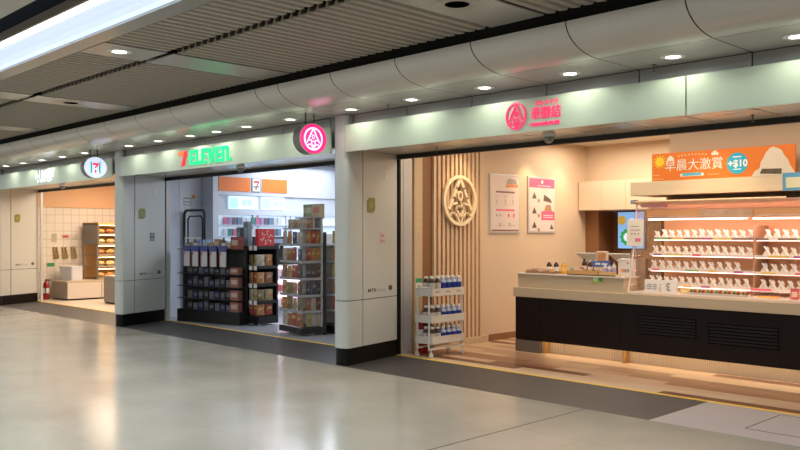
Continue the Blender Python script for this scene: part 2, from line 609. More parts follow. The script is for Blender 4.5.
# soffit over the recessed entrances (tiles with joints) and black door track
mb = MB()
mb2 = MB()
x = RFIN
while x > -24:
    mb.box((x - 0.585, 0.03, 2.56), (x - 0.01, 0.54, 2.575))
    mb.box((x - 0.585, 0.55, 2.56), (x - 0.01, 1.06, 2.575))
    x -= 0.595
struct(mb.build('ceiling.101', M_soffit))
struct(MB().box((X_FAR, 0.14, 2.58), (X_END, 1.2, 2.62)).build('ceiling.102', M_seam))
for i, (a, b) in enumerate([(RFIN, FINB[0] - 0.03), (FIN[0] - 0.33, FINB[1] - 0.03), (FIN[1] - 0.33, FINB[2] - 0.03)]):
    struct(MB().box((b, 1.07, 2.505), (a, 1.13, 2.58)).build('trim_%d' % (20 + i), M_black))

# fins between the shops
def fin(i, xf, xb):
    w_ = 0.25
    p0 = (xf, 0.075)
    outline = [(xb, 1.07), (xb - 0.30, 1.07), (xf - w_ - 0.02, 0.12)]
    cx, cy, r = xf - w_ / 2, 0.075, w_ / 2
    for k in range(0, 9):
        a = math.radians(180 + 180 * k / 8)
        outline.append((cx + (w_ / 2) * math.cos(a), cy + 0.07 * math.sin(a)))
    core = [(xb - 0.014, 1.064), (xb - 0.285, 1.064), (xf - w_ + 0.01, 0.14), (xf - w_ / 2 - 0.06, 0.03), (xf - w_ / 2 + 0.05, 0.03), (xf - 0.022, 0.09)]
    root = MB().prism(core, 0, 2.56, 'z').build('pillar', M_seam)
    struct(root)
    base = [(xb - 0.008, 1.066), (xb - 0.29, 1.066), (xf - w_ + 0.005, 0.13)]
    for k in range(0, 9):
        a = math.radians(180 + 180 * k / 8)
        base.append((cx + (w_ / 2 - 0.014) * math.cos(a), cy + 0.056 * math.sin(a)))
    MB().prism(base, 0.0, 0.20, 'z').build('plinth', M_kick, root)
    # clad panels: nose and flank, lower and upper, thin seams between
    sy = 0.335
    t = (sy - p0[1]) / (1.07 - p0[1])
    sx = xf + (xb - xf) * t
    nose = [(sx, sy - 0.006), (sx - 0.05, sy - 0.006), (xf - w_ - 0.06, sy - 0.006)] + outline[2:]
    flank = [(xb, 1.07), (xb - 0.30, 1.07), (sx - 0.3, sy + 0.006), (sx - 0.001, sy + 0.006)]
    for z0, z1 in ((0.205, 0.757), (0.767, 3.0)):
        z1n = min(z1, 2.95)
        MB().prism(nose, z0, z1n, 'z').build('nose_panel', M_pillar, root, smooth=True)
        MB().prism(flank, z0, min(z1, 2.558), 'z').build('flank_panel', M_pillar, root)
    return root
for i in range(3):
    fin(i, FIN[i], FINB[i])
fin(3, RFIN, RFIN - 0.2)

def flank_frame(i, y, z):
    """frame on a fin's flank, facing +x, at depth y"""
    t = (y - 0.075) / (1.07 - 0.075)
    x_ = FIN[i] + (FINB[i] - FIN[i]) * t
    d = Vector((FINB[i] - FIN[i], 1.07 - 0.075, 0)).normalized()
    return FR((x_, y, z), (d, Vector((0, 0, 1)), d.cross(Vector((0, 0, 1)))))

which = ['beside the rice ball shop', 'between bakery and convenience store', 'beyond the bakery at the far end']
for i in range(3):
    Mf = flank_frame(i, 0.50, 1.90)
    t = FLAT(Mf, 0.004, 0.001)
    t.poly([(-0.085, -0.09), (0.045, -0.09), (0.085, -0.05), (0.085, 0.09), (-0.045, 0.09), (-0.085, 0.05)])
    s_ = tag(t.build('leaf_sign', solid((0.20, 0.22, 0.035), 0.4)), 'olive green leaf-shaped plate on the pillar ' + which[i], 'sign')
    FLAT(Mf, 0.001, 0.005).ring(0, 0.0, 0.022, 0.008, n=16).stroke([(0, -0.05), (0, 0.05)], 0.006).build('leaf_mark', solid((0.38, 0.40, 0.15), 0.4), s_)
    Mt = flank_frame(i, 0.62, 0.86)
    st = thing('wall_lettering', 'dark lettering with round number low on pillar ' + which[i], 'lettering')
    text('lettering', 'MTR', 0.06, Mt @ Matrix.Translation((-0.10, 0, 0.001)), solid((0.10, 0.03, 0.04)), 0.0008, 0.001, parent=st, sx=1.5)
    text('pale_lettering', 'Shops', 0.06, Mt @ Matrix.Translation((0.10, 0, 0.001)), solid((0.36, 0.33, 0.27)), 0.0008, 0.0, parent=st, sx=1.4)
    FLAT(flank_frame(i, 0.92, 0.875), 0.002, 0.001).disc(0, 0, 0.042, 20, ry=0.032).build('number_disc', solid((0.03, 0.03, 0.03)), st)
    text('number', '1', 0.035, flank_frame(i, 0.92, 0.875) @ Matrix.Translation((0, 0, 0.0035)), M_white, 0.0005, 0.001, parent=st)
    if i < 2:
        Mn = flank_frame(i, 0.75, 1.50)
        nt_ = tag(FLAT(Mn, 0.003, 0.001).rect(-0.06, -0.07, 0.06, 0.07).build('notice', solid((0.62, 0.5, 0.47) if i == 0 else (0.12, 0.12, 0.13))),
                  ('small pinkish notice' if i == 0 else 'small dark reader plate') + ' on the pillar ' + which[i], 'notice')
        FLAT(Mn, 0.001, 0.004).rect(-0.045, -0.055, 0.045, -0.02).rect(-0.035, 0.01, 0.035, 0.05).build('print', solid((0.50, 0.30, 0.26) if i == 0 else (0.3, 0.3, 0.3)), nt_)
        # small perforated plate up high
        Mp = flank_frame(i, 0.82, 2.30)
        tag(FLAT(Mp, 0.003, 0.001).rect(-0.04, -0.06, 0.04, 0.06).build('cover_plate', solid((0.62, 0.60, 0.56))), 'pale blank cover plate high on the pillar ' + which[i], 'cover plate')

# ------------------------------------------------------------------ ceiling
ZC = 3.25
struct(MB().box((X_FAR, -13, 3.62), (X_END, 0.3, 3.8)).build('ceiling.103', M_void))
struct(MB().box((X_FAR, -0.93, 3.2), (X_END, -0.90, 3.62)).build('ceiling.104', M_void))
def corrug(x0, x1, y0, y1):
    mb = MB()
    P = 0.11
    k = int(round((x1 - x0) / P))
    P = (x1 - x0) / k
    for i in range(k):
        a = x0 + i * P
        pr = [(a, ZC + 0.055), (a + 0.004, ZC + 0.006), (a + P * 0.68, ZC), (a + P * 0.97, ZC + 0.055)]
        back = [(p[0], p[1] + 0.012) for p in reversed(pr)]
        # outline in (x,z) extruded along y
        vs_ = []
        for yy in (y0, y1):
            for p in pr + back:
                vs_.append((p[0], yy, p[1]))
        nn = 8
        fs = [tuple(range(nn)), tuple(range(2 * nn - 1, nn - 1, -1))] + [(q, q + nn, (q + 1) % nn + nn, (q + 1) % nn) for q in range(nn)]
        mb.add(vs_, fs)
    return mb
strips = [-0.53, -3.81, -7.08, -10.38, -13.67, -16.96, -20.25]
n = 110
prev = 2.8
for sx in strips:
    x1, x0 = prev, sx + 0.0
    for y0, y1 in ((-2.34, -1.0), (-3.04, -2.45)):
        struct(corrug(x0, x1, y0, y1).build('ceiling.%03d' % n, M_slat))
        n += 1
    # flat strip that holds the downlights
    struct(MB().box((sx - 0.56, -3.04, ZC + 0.0), (sx - 0.03, -2.43, ZC + 0.012)).box((sx - 0.56, -2.36, ZC + 0.0), (sx - 0.03, -1.0, ZC + 0.012)).build('ceiling.%03d' % n, M_ceilpanel))
    n += 1
    prev = sx - 0.59
struct(MB().box((X_FAR, -3.24, ZC - 0.004), (X_END, -3.06, ZC + 0.01)).build('trim_30', M_ceilpanel))
# pale tiles on the other side of the light trough
mb = MB()
x = X_END
while x > X_FAR + 1.3:
    for yy in (-5.15, -6.38, -7.61, -10.1, -11.4):
        mb.box((x - 1.28, yy, ZC + 0.03), (x - 0.02, yy + 1.2, ZC + 0.05))
    x -= 1.3
struct(mb.build('ceiling.190', M_ceiltile))

# long light trough
lt = thing('light_trough', 'long bluish white linear light trough crossing the concourse ceiling', 'ceiling light', (-12, -3.48, ZC))
tp = []
for k in range(9):
    a = PI * k / 8
    tp.append((0.24 * -math.cos(a), 0.10 * math.sin(a) ** 0.8 if math.sin(a) > 0 else 0))
mb = MB()
for (y0, z0), (y1, z1) in zip(tp, tp[1:]):
    mb.quad((-19, y0, z0), (-19, y1, z1), (19, y1, z1), (19, y0, z0))
mb.build('reflector', M_lightdim, lt, smooth=True)
MB().rbox((-19, -0.20, 0.02), (19, -0.10, 0.05), 0.012, 'x').build('lamp_tube', M_light, lt)
MB().box((-19, -0.26, -0.01), (19, -0.24, 0.06)).box((-19, 0.235, -0.01), (19, 0.26, 0.02)).build('edge_trim', M_ceilpanel, lt)
area('trough_light', (-12, -3.48, ZC - 0.03), (38, 0.3), 480, (0.82, 0.91, 1.0))

# ceiling downlights in the flat strips
def downlight(name, r, lensm, ringm):
    t = thing(name, '', 'ceiling light')
    MB().lathe([(r * 0.78, 0.004), (r * 0.78, -0.004), (r, -0.008), (r * 1.38, -0.002), (r * 1.38, 0.004)], n=24).build('ring', ringm, t, smooth=True)
    MB().lathe([(r * 0.76, 0.002), (r * 0.76, -0.003), (0.3 * r, -0.004)], n=24).build('lens', lensm, t)
    return t
M_whitering = mat('white downlight ring', (0.75, 0.75, 0.72), 0.4)
M_dkhole = mat('unlit downlight', (0.002, 0.002, 0.002), 0.9, spec=0.0)
dl = downlight('downlight', 0.085, mat('bright lens', (0.9, 0.9, 0.9), 0.4, emit=(1, 1, 1), estr=9), M_whitering)
dl.location = (-7.36, -2.78, ZC)
dl['label'] = 'lit round downlight in the flat ceiling strip beside the long light trough'
spot('strip_spot', (-7.36, -2.78, ZC - 0.03), 60, (1, 0.97, 0.92), 100)
dk = downlight('downlight_opening', 0.12, M_dkhole, M_ceilpanel)
dk.location = (-4.10, -1.72, ZC)
dk['label'] = 'unlit black round downlight opening in the grey ceiling strip'
dk2 = dup(dk, (-10.68, -1.85, ZC), label='small dark round opening in the ceiling strip above the far bakery shopfront')

# canopy downlights
LX = [-2.246, -3.19, -4.155, -5.125, -6.11, -7.07, -8.20, -9.15, -9.88, -10.57, -11.5, -12.45, -14.1, -15.05, -16.0, -16.95, -17.9]
cl = downlight('canopy_downlight', 0.072, M_lens, M_whitering)
names = {0: 'at the right edge of the picture', 1: 'above the panel seam right of the pink shop lettering', 2: 'just right of the pink shop lettering', 3: 'just left of the pink shop lettering',
         4: 'midway between the round pink sign and the pink lettering', 5: 'just right of the round pink hanging sign', 6: 'just left of the round pink hanging sign'}
for k, xx in enumerate(LX):
    if k in names:
        lb = 'round canopy downlight ' + names[k]
    elif k < 12:
        lb = 'round canopy downlight over the convenience store, %s going left from the round pink sign' % ORD[k - 5]
    else:
        lb = 'round canopy downlight over the bakery, %s going left from the store pillar' % ORD[k - 11]
    if k == 0:
        c = cl
        cl.location = (xx, -0.18, 2.952)
        cl['label'] = lb
        cl['group'] = 'downlights in the shopfront canopy'
    else:
        c = dup(cl, (xx, -0.18, 2.952), label=lb)
    spot('canopy_spot', (xx, -0.23, 2.945), 12, (0.97, 1.0, 0.84), 165, 0.4, 0.06)

# sprinklers / sensors under the canopy
sp_ = thing('sprinkler', 'small sprinkler head hanging from the canopy right of the pink lettering', 'sprinkler', (-3.45, 0.0, 2.955))
MB().lathe([(0.02, 0), (0.02, -0.006), (0.005, -0.008), (0.005, -0.05), (0.014, -0.055), (0.014, -0.058)], n=12).build('head', mat('dark bronze', (0.10, 0.09, 0.08), 0.4), sp_)
for p, lb in (((-6.55, -0.10, 2.955), 'small sprinkler head hanging from the canopy right of the round pink sign'),):
    dup(sp_, p, label=lb)
for p, lb in (((-2.95, 0.75, 2.56), 'small sprinkler head under the entrance soffit of the rice ball shop'), ((-6.6, 0.72, 2.56), 'small sprinkler under the soffit near the slatted wall'),
              ((-12.9, 0.7, 2.56), 'small sprinkler under the soffit of the convenience store')):
    dup(sp_, p, label=lb)
dm = thing('dome_sensor', 'smoked round dome sensor under the soffit below the pink lettering', 'sensor', (-4.95, 0.62, 2.56))
MB().lathe([(0.065, 0.0), (0.065, -0.02), (0.058, -0.03)], n=20).build('collar', M_white, dm)
MB().lathe([(0.056, -0.03), (0.052, -0.055), (0.038, -0.08), (0.015, -0.092)], n=20).build('dome', mat('smoked dome', (0.25, 0.25, 0.24), 0.15), dm, smooth=True)
dup(dm, (-10.5, 0.62, 2.56), label='smoked round dome sensor under the soffit of the convenience store')
dup(dm, (-17.0, 0.62, 2.56), label='smoked round dome sensor under the soffit of the bakery')

# ================================================================== SIGNS
# rice ball shop lettering
sg = thing('shop_sign', 'glowing pink crest and Chinese lettering on the green fascia over the rice ball shop', 'sign', (-4.65, 0, 2.66))
crest(FLAT(FR((-0.23, -0.003, 0.01)), 0.012), 0.127, 0.93, 0.11, 0.75).build('crest', M_pinkt, sg)
text('lettering', '華御結', 0.125, FR((0.112, -0.003, 0.004)), M_pinkt, 0.006, 0.0, parent=sg, sx=0.92)
text('small_lettering', 'はな むすび', 0.05, FR((0.12, -0.003, 0.104)), M_pinkt, 0.004, 0.0, parent=sg, sx=1.0)
text('latin_lettering', 'HANAMUSUBI', 0.045, FR((0.10, -0.003, -0.09)), M_pinkt, 0.004, 0.002, parent=sg, sx=1.15)

# 7-ELEVEn lettering
s7 = thing('store_sign', 'glowing green lettering with orange and red numeral over the convenience store', 'sign', (-10.5, 0, 2.66))
f7 = FLAT(FR((-0.585, -0.003, 0)), 0.012)
f7.poly([(-0.12, 0.06), (0.06, 0.06), (0.06, 0.115), (-0.12, 0.115)])
f7.build('numeral_top', M_orsign, s7)
f7 = FLAT(FR((-0.585, -0.003, 0)), 0.012)
f7.poly([(0.06, 0.115), (0.12, 0.115), (0.115, 0.06), (0.04, -0.10), (-0.035, -0.10), (0.04, 0.06)])
f7.build('numeral_stem', M_redsign, s7)
fe = FLAT(FR((0, -0.003, 0)), 0.012)
fe.rect(-0.435, -0.015, -0.395, 0.012)
def blk(fe, ch, x, w_, h0, h1):
    t_ = 0.044
    if ch == 'E':
        fe.rect(x, h0, x + t_ * 1.2, h1)
        fe.rect(x + t_, h0, x + w_, h0 + t_)
        fe.rect(x + t_, h1 - t_, x + w_, h1)
        fe.rect(x + t_, (h0 + h1) / 2 - t_ * 0.42, x + w_ * 0.92, (h0 + h1) / 2 + t_ * 0.42)
    elif ch == 'L':
        fe.rect(x, h0, x + t_ * 1.2, h1)
        fe.rect(x + t_, h0, x + w_, h0 + t_)
    elif ch == 'V':
        c = x + w_ / 2
        fe.poly([(x, h1), (c - 0.03, h0), (c + 0.005, h0), (c + 0.005, h0 + 0.03), (x + t_ * 1.3, h1)])
        fe.poly([(x + w_, h1), (x + w_ - t_ * 1.3, h1), (c + 0.003, h0 + 0.03), (c + 0.003, h0), (c + 0.03, h0)])
    elif ch == 'n':
        fe.rect(x, h0, x + t_ * 1.2, h1)
        fe.rect(x + w_ - t_ * 1.2, h0, x + w_, h1 - 0.02)
        fe.poly([(x + t_, h1 - t_), (x + w_ - 0.01, h1 - t_), (x + w_, h1 - 0.04), (x + w_ - 0.03, h1), (x + t_, h1)])
x = -0.375
for ch, w_ in (('E', 0.145), ('L', 0.13), ('E', 0.145), ('V', 0.18), ('E', 0.145), ('n', 0.165)):
    blk(fe, ch, x, w_, -0.10, 0.115)
    x += w_ + 0.024
fe.disc(x + 0.03, -0.075, 0.022, 12)
fe.build('lettering', M_gsign, s7)

# bakery lettering
sb = thing('bakery_sign', 'glowing white lettering on the green fascia over the bakery', 'sign', (-16.33, 0, 2.66))
text('lettering', 'A-1 BAKERY', 0.235, FR((0, -0.003, 0.045)), M_wsign, 0.002, 0.0, parent=sb, sx=0.74)
text('small_lettering', 'エーワンベーカリー', 0.085, FR((0, -0.003, -0.075)), M_wsign, 0.006, 0.0, parent=sb, sx=1.0)

# round hanging signs facing along the concourse
def round_sign(name, label, x, face_m):
    t = thing(name, label, 'sign', (x, -0.30, 2.655))
    R_, E_ = 0.178, 1.13
    ell = [(E_ * R_ * math.cos(2 * PI * k / 40), R_ * math.sin(2 * PI * k / 40)) for k in range(40)]
    MB().prism(ell, -0.13, -0.004, 'x').build('drum', solid((0.20, 0.19, 0.18), 0.3), t, smooth=True)
    fl = FLAT(FR((0, 0, 0), '+x'), 0.004, -0.004)
    fl.ring(0, 0, R_ * E_ * 0.985, 0.008, ry=R_ * 0.985, n=40, t=0.007)
    fl.build('rim', solid((0.45, 0.40, 0.33), 0.3), t)
    FLAT(FR((0, 0, 0), '+x'), 0.003, -0.003).disc(0, 0, R_ * E_ * 0.965, 40, ry=R_ * 0.965).build('face', face_m, t)
    for yy in (-0.06, 0.06):
        MB().tube((-0.065, yy, R_ * 0.95), (-0.065, yy, 0.30), 0.009, 8).build('hanger_rod', M_seam, t)
    return t
rs = round_sign('round_sign', 'round glowing magenta hanging sign with white crest beside the pillar', -7.60, M_pink)
crest(FLAT(FR((0.001, 0, 0.0), '+x'), 0.002), 0.135, 1.02, 0.16).build('crest', M_lav, rs)
r7 = round_sign('round_sign', 'round glowing white hanging sign with red numeral near the bakery entrance', -13.40, M_wface)
f = FLAT(FR((0.001, 0, 0), '+x'), 0.002)
f.poly([(-0.085, 0.10), (-0.065, 0.10), (-0.055, 0.0), (-0.065, -0.10), (-0.085, -0.10)]).poly([(0.085, 0.10), (0.085, -0.10), (0.065, -0.10), (0.055, 0.0), (0.065, 0.10)])
f.build('border', M_teal, r7)
f = FLAT(FR((0.001, 0, 0), '+x'), 0.003)
f.poly([(-0.05, 0.04), (0.05, 0.04), (0.06, 0.075), (-0.05, 0.075)]).poly([(0.06, 0.075), (0.05, 0.035), (0.0, -0.015), (-0.02, 0.0), (0.02, 0.04)]).poly([(-0.012, -0.04), (0.015, -0.04), (0.015, -0.085), (-0.015, -0.085)])
f.build('numeral', mat('glow crimson', (0.8, 0.02, 0.1), 0.4, emit=(0.75, 0.01, 0.08), estr=0.9), r7)

# ================================================================== RICE BALL SHOP
YB = 5.5
XW = -7.70
struct(MB().box((XW - 0.1, 1.13, 0), (XW, YB, 3.05)).build('wall_left', M_cream))
struct(MB().box((XW, YB, 1.93), (X_END, YB + 0.1, 3.05)).build('wall_back', M_cream))
struct(MB().box((XW, YB + 0.45, 0), (X_END, YB + 0.55, 1.93)).box((XW, YB, 0), (-7.45, YB + 0.45, 1.93)).build('wall_back_recess', M_brown))
struct(MB().box((XW, 1.13, 3.0), (X_END, YB + 0.1, 3.1)).build('ceiling.191', solid((0.62, 0.56, 0.48), 0.6)))
struct(MB().box((XW, 3.0, 0), (XW + 0.012, YB, 0.095)).build('baseboard_left', M_brown))
# jamb, wood post and dark panel at the front of the side wall
struct(MB().box((XW, 1.12, 0), (-7.62, 1.142, 2.56)).build('trim_40', M_black))
struct(MB().box((XW, 1.145, 0), (XW + 0.06, 1.20, 2.56)).box((XW, 1.208, 0), (XW + 0.06, 1.365, 2.56)).build('trim_41', M_silver))
struct(MB().box((XW, 1.43, 0), (XW + 0.04, 1.58, 3.0)).build('trim_42', M_lwood))
struct(MB().box((XW, 1.58, 0), (XW + 0.012, 1.77, 3.0)).build('trim_43', M_brown))
struct(MB().box((XW, 1.15, 2.56), (XW + 0.05, 1.42, 3.0)).build('trim_44', M_cream))

sl = thing('slatted_wall_panel', 'tall panel of pale vertical wooden battens on the side wall behind the bottle trolley', 'wall panel', (XW, 1.77, 0))
MB().box((0.0, 0, 0.10), (0.012, 1.06, 3.0)).build('backing', mat('batten backing', (0.20, 0.085, 0.035), 0.5), sl)
mb = MB()
for k in range(12):
    y0 = 0.02 + k * 0.087
    mb.box((0.012, y0, 0.10), (0.052, y0 + 0.046, 2.99))
mb.build('batten', M_batten, sl)
MB().box((0.0, 0, 0), (0.06, 1.10, 0.10)).build('base_rail', M_lwood, sl)

em = thing('crest_emblem', 'large round pale wood crest carved in relief on the slatted wall', 'emblem', (XW + 0.075, 2.265, 2.01))
crest(FLAT(FR((0, 0, 0), '+x'), 0.035), 0.35, 0.97, 0.13, 0.95).build('crest', mat('pale maple', (0.86, 0.70, 0.47), 0.4), em)
for a, b in ((0.0, 0.31), (0.0, -0.31)):
    MB().tube((-0.023, a, b), (0.005, a, b), 0.012).build('standoff', M_chrome, em)

# posters
def poster(name, label, y0, y1, z0, z1):
    t = thing(name, label, 'poster', (XW, (y0 + y1) / 2, z0))
    w_, h_ = (y1 - y0) / 2, z1 - z0
    MB().box((0, -w_, 0), (0.02, w_, h_)).build('frame', M_silver, t, bevel=0.004)
    MB().box((0.019, -w_ + 0.025, 0.025), (0.022, w_ - 0.025, h_ - 0.025)).build('sheet', solid((0.74, 0.62, 0.58), 0.35), t)
    return t, w_, h_
BLK = solid((0.06, 0.04, 0.04))
PNK = solid((0.80, 0.12, 0.26))
p1, w_, h_ = poster('poster', 'white framed poster with black and pink bars nearest the slatted wall', 3.0, 3.71, 1.555, 2.43)
FM = FR((0.022, 0, 0), '+x')
f = FLAT(FM, 0.001)
f.rect(-0.22, 0.60, 0.22, 0.625).rect(-w_ + 0.04, 0.035, w_ - 0.04, 0.06)
for k, yy in enumerate((-0.2, 0.0, 0.18)):
    f.rect(yy - 0.03, 0.545, yy + 0.03, 0.55).stroke([(yy, 0.45), (yy + 0.01, 0.48), (yy - 0.02, 0.50)], 0.008).rect(yy - 0.04, 0.43, yy + 0.04, 0.434)
for yy in (-0.13, 0.1):
    f.ring(yy, 0.13, 0.022, 0.008, n=10).rect(yy + 0.04, 0.12, yy + 0.13, 0.124)
f.build('dark_print', solid((0.25, 0.13, 0.12)), p1)
FLAT(FM, 0.001).rect(-0.22, 0.335, 0.22, 0.36).disc(0.08, 0.27, 0.022, 12, ry=0.03).disc(0.20, 0.27, 0.022, 12, ry=0.03).build('pink_print', PNK, p1)
FLAT(FM, 0.001).poly([(0.0, 0.68), (0.30, 0.69), (0.30, 0.73), (0.02, 0.73)]).build('orange_print', solid((0.75, 0.30, 0.10)), p1)
FLAT(FM, 0.001).poly([(0.02, 0.732), (0.28, 0.735), (0.25, 0.80), (0.10, 0.82), (0.04, 0.79)]).disc(-0.12, 0.27, 0.02, 10).disc(-0.2, 0.27, 0.02, 10).build('grey_print', solid((0.42, 0.36, 0.33)), p1)
p2, w_, h_ = poster('poster', 'framed poster with a pink header and rice ball drawings farther from the slatted wall', 3.91, 4.62, 1.565, 2.435)
FLAT(FM, 0.001).rect(-w_ + 0.03, 0.70, w_ - 0.03, h_ - 0.03).rect(-0.02, 0.20, w_ - 0.03, 0.34).build('pink_print', PNK, p2)
f = FLAT(FM, 0.001, 0.001)
f.rect(-0.12, 0.725, 0.22, 0.735).rect(0.03, 0.27, 0.28, 0.28).rect(0.03, 0.24, 0.28, 0.25).disc(0.0, 0.79, 0.03, 16)
f.build('white_print', solid((0.85, 0.78, 0.75)), p2)
f = FLAT(FM, 0.001)
f.poly([(0.03, 0.50), (0.26, 0.47), (0.22, 0.53), (0.05, 0.60)])
for zz in (0.53, 0.30, 0.08):
    f.poly([(-0.26, zz), (-0.20, zz + 0.10), (-0.14, zz)])
f.poly([(0.2, 0.06), (0.25, 0.14), (0.3, 0.06)])
f.build('dark_print', solid((0.12, 0.09, 0.07)), p2)
f = FLAT(FM, 0.001)
for zz in (0.50, 0.27, 0.05):
    f.disc(-0.09, zz, 0.03, 8)
f.poly([(0.05, 0.34), (0.26, 0.34), (0.22, 0.44), (0.10, 0.44)])
f.build('brown_print', solid((0.45, 0.22, 0.14)), p2)

# wall-washing spots on the shop ceiling
M_spotlens = mat('warm spot lens', (1, 0.9, 0.7), 0.4, emit=(1.0, 0.80, 0.50), estr=10)
sl0 = thing('spotlight', 'small ceiling spotlight washing the wall above the posters, nearer the slats', 'spotlight', (-7.35, 3.9, 3.0), group='spotlights in the rice ball shop')
MB().tube((0, 0, 0), (0, 0, -0.02), 0.05, 16).build('ring', M_white, sl0)
MB().tube((0, 0, -0.018), (0, 0, -0.024), 0.036, 16).build('lens', M_spotlens, sl0)
for (x, y, lb, pw) in ((-7.35, 3.9, None, 40), (-7.35, 4.75, 'small ceiling spotlight washing the wall above the posters, nearer the back', 28),
                       (-7.32, 2.3, 'small ceiling spotlight above the wooden crest', 36),
                       (-5.6, 4.9, 'small ceiling spotlight left of the orange banner', 16), (-4.2, 2.2, 'small ceiling spotlight in front of the orange banner', 40),
                       (-3.0, 2.2, 'small ceiling spotlight in front of the display case, right end', 40)):
    if lb:
        dup(sl0, (x, y, 3.0), label=lb)
    tilt = (0, math.radians(12), 0) if x < -7 else (math.radians(18), 0, 0) if y < 3 else (0, 0, 0)
    spot('shop_spot', (x, y, 2.97), pw, (1.0, 0.74, 0.42), 70, 0.7, 0.03, tilt)

# ------------------------------------------------------------------ counter
XC0, XC1 = -6.83, -2.0
ct = thing('service_counter', 'long service counter with dark front, pale wood band and lit metal plinth', 'counter', (XC0, 2.5, 0))
L = XC1 - XC0
g0, g1, g2 = 0.40, 1.57, L
for a, b in ((0.0, g0), (g0, g1), (g1, g2)):
    MB().box((a + 0.002, 0, 0.16), (b - 0.002, 0.04, 0.725)).build('front_panel', M_dbrown, ct, bevel=0.002)
MB().box((0, 0.04, 0.16), (0.03, 0.72, 0.725)).build('end_panel', M_dbrown, ct)
MB().box((-0.0, -0.05, 0.725), (g1 - 0.001, 0.75, 0.845)).box((g1 + 0.001, -0.052, 0.725), (L, 0.75, 0.845)).build('worktop_band', M_lwoodx, ct, bevel=0.004)
up = MB().box((0.03, 0.02, 0.845), (1.60, 0.34, 1.018)).build('upper_ledge', M_lwoodx, ct)
MB().box((0.02, 0.0, 1.018), (1.62, 0.36, 1.035)).build('ledge_top', mat('white laminate', (0.78, 0.72, 0.64), 0.35), ct, bevel=0.003)
MB().box((0.0, 0.0, 0.0), (0.40, 0.05, 0.155)).build('steel_plinth', mat('dull steel', (0.20, 0.165, 0.14), 0.4, metal=0.4), ct)
mb = MB().box((0.42, 0.15, 0.0), (L, 0.2, 0.16))
x = 0.42
while x < L:
    mb.box((x, 0.144, 0.005), (x + 0.012, 0.15, 0.15))
    x += 0.024
mb.build('ribbed_plinth', mat('ribbed steel', (0.50, 0.43, 0.35), 0.35, metal=0.5), ct)
MB().box((0.46, 0.046, 0.163), (1.54, 0.062, 0.170)).box((1.62, 0.046, 0.163), (L, 0.062, 0.170)).build('plinth_lamp', mat('warm led strip', (1, 0.8, 0.5), 0.4, emit=(1.0, 0.66, 0.34), estr=22), ct)
for x in (0.42, 1.57):
    MB().box((x, 0.04, 0.0), (x + 0.025, 0.14, 0.16)).build('brass_bracket', mat('brass', (0.75, 0.50, 0.20), 0.3, metal=0.8), ct)
for x0, x1, z0, z1 in ((1.805, 2.525, 0.38, 0.60), (2.66, 3.42, 0.345, 0.575)):
    gr = MB().box((x0, -0.004, z0), (x1, 0.0, z1)).build('vent_grille', mat('grille black', (0.003, 0.003, 0.003), 0.7, spec=0.1), ct)
    mb = MB()
    for k in range(6):
        z = z0 + 0.015 + k * (z1 - z0 - 0.03) / 5.5
        mb.add([(x0 + 0.01, -0.012, z), (x1 - 0.01, -0.012, z), (x1 - 0.01, -0.004, z + 0.022), (x0 + 0.01, -0.004, z + 0.022)], [(0, 1, 2, 3)])
        mb.box((x0 + 0.01, -0.014, z - 0.002), (x1 - 0.01, -0.004, z + 0.001))
    mb.build('louvre', mat('louvre edge', (0.010, 0.007, 0.006), 0.6, spec=0.2), gr)

# bulkhead above the case with the orange banner
bk = tag(MB().box((-5.30, 2.80, 2.015), (-2.0, 3.45, 2.18)).build('overhead_ledge', wood('cream ash ledge', (0.78, 0.64, 0.46), (0.72, 0.58, 0.40), stretch=(1, 12, 12)), bevel=0.003), 'pale wood ledge spanning above the glass display case', 'ledge')
struct(MB().box((-5.12, 3.36, 0), (-2.0, 3.44, 2.015)).build('wall_case_back', M_cream))
struct(MB().box((-4.90, 3.02, 2.181), (-2.0, 3.3, 3.0)).build('wall_above_ledge', M_cream))
bn = thing('banner', 'orange banner with sun, Chinese lettering, blue price disc and rice ball picture', 'banner', (-5.011, 2.80, 2.18))
BW, BH = 1.655, 0.325
MB().box((0, 0, 0), (BW, 0.015, BH)).build('board', mat('banner orange', (0.80, 0.20, 0.02), 0.5), bn)
B = lambda u, v: (u * BW, v * BH)       # u,v in 0..1 across the board
f = FLAT(FR((0, -0.001, 0)), 0.002)
sxc, syc = B(0.062, 0.70)
f.disc(sxc, syc, 0.055, 20)
for k in range(12):
    a = 2 * PI * k / 12
    f.poly([(sxc + 0.062 * math.cos(a - 0.16), syc + 0.062 * math.sin(a - 0.16)), (sxc + 0.085 * math.cos(a), syc + 0.085 * math.sin(a)), (sxc + 0.062 * math.cos(a + 0.16), syc + 0.062 * math.sin(a + 0.16))])
f.build('sun', solid((0.90, 0.62, 0.02)), bn)
f = FLAT(FR((0, -0.001, 0)), 0.002)
for u, v in ((0.145, 0.80), (0.47, 0.88)):
    c = B(u, v)
    f.disc(c[0] - 0.025, c[1] - 0.008, 0.018, 12).disc(c[0], c[1] + 0.004, 0.026, 12, z=0.0003).disc(c[0] + 0.028, c[1] - 0.008, 0.017, 12, z=0.0006)
f.build('cloud', solid((0.85, 0.80, 0.72)), bn)
text('lettering', '早晨大激賞', 0.145, FR((B(0.315, 0)[0], -0.002, 0.165)), solid((0.88, 0.84, 0.78)), 0.001, 0.0, parent=bn, sx=0.98)
f = FLAT(FR((0, -0.001, 0)), 0.002)
f.rect(*B(0.22, 0.12), *B(0.39, 0.22))
f.build('white_ribbon', solid((0.85, 0.80, 0.75)), bn)
f = FLAT(FR((0, -0.001, 0)), 0.003)
f.rect(*B(0.235, 0.14), *B(0.375, 0.24))
f.build('blue_ribbon', solid((0.10, 0.45, 0.62)), bn)
f = FLAT(FR((0, -0.001, 0)), 0.002)
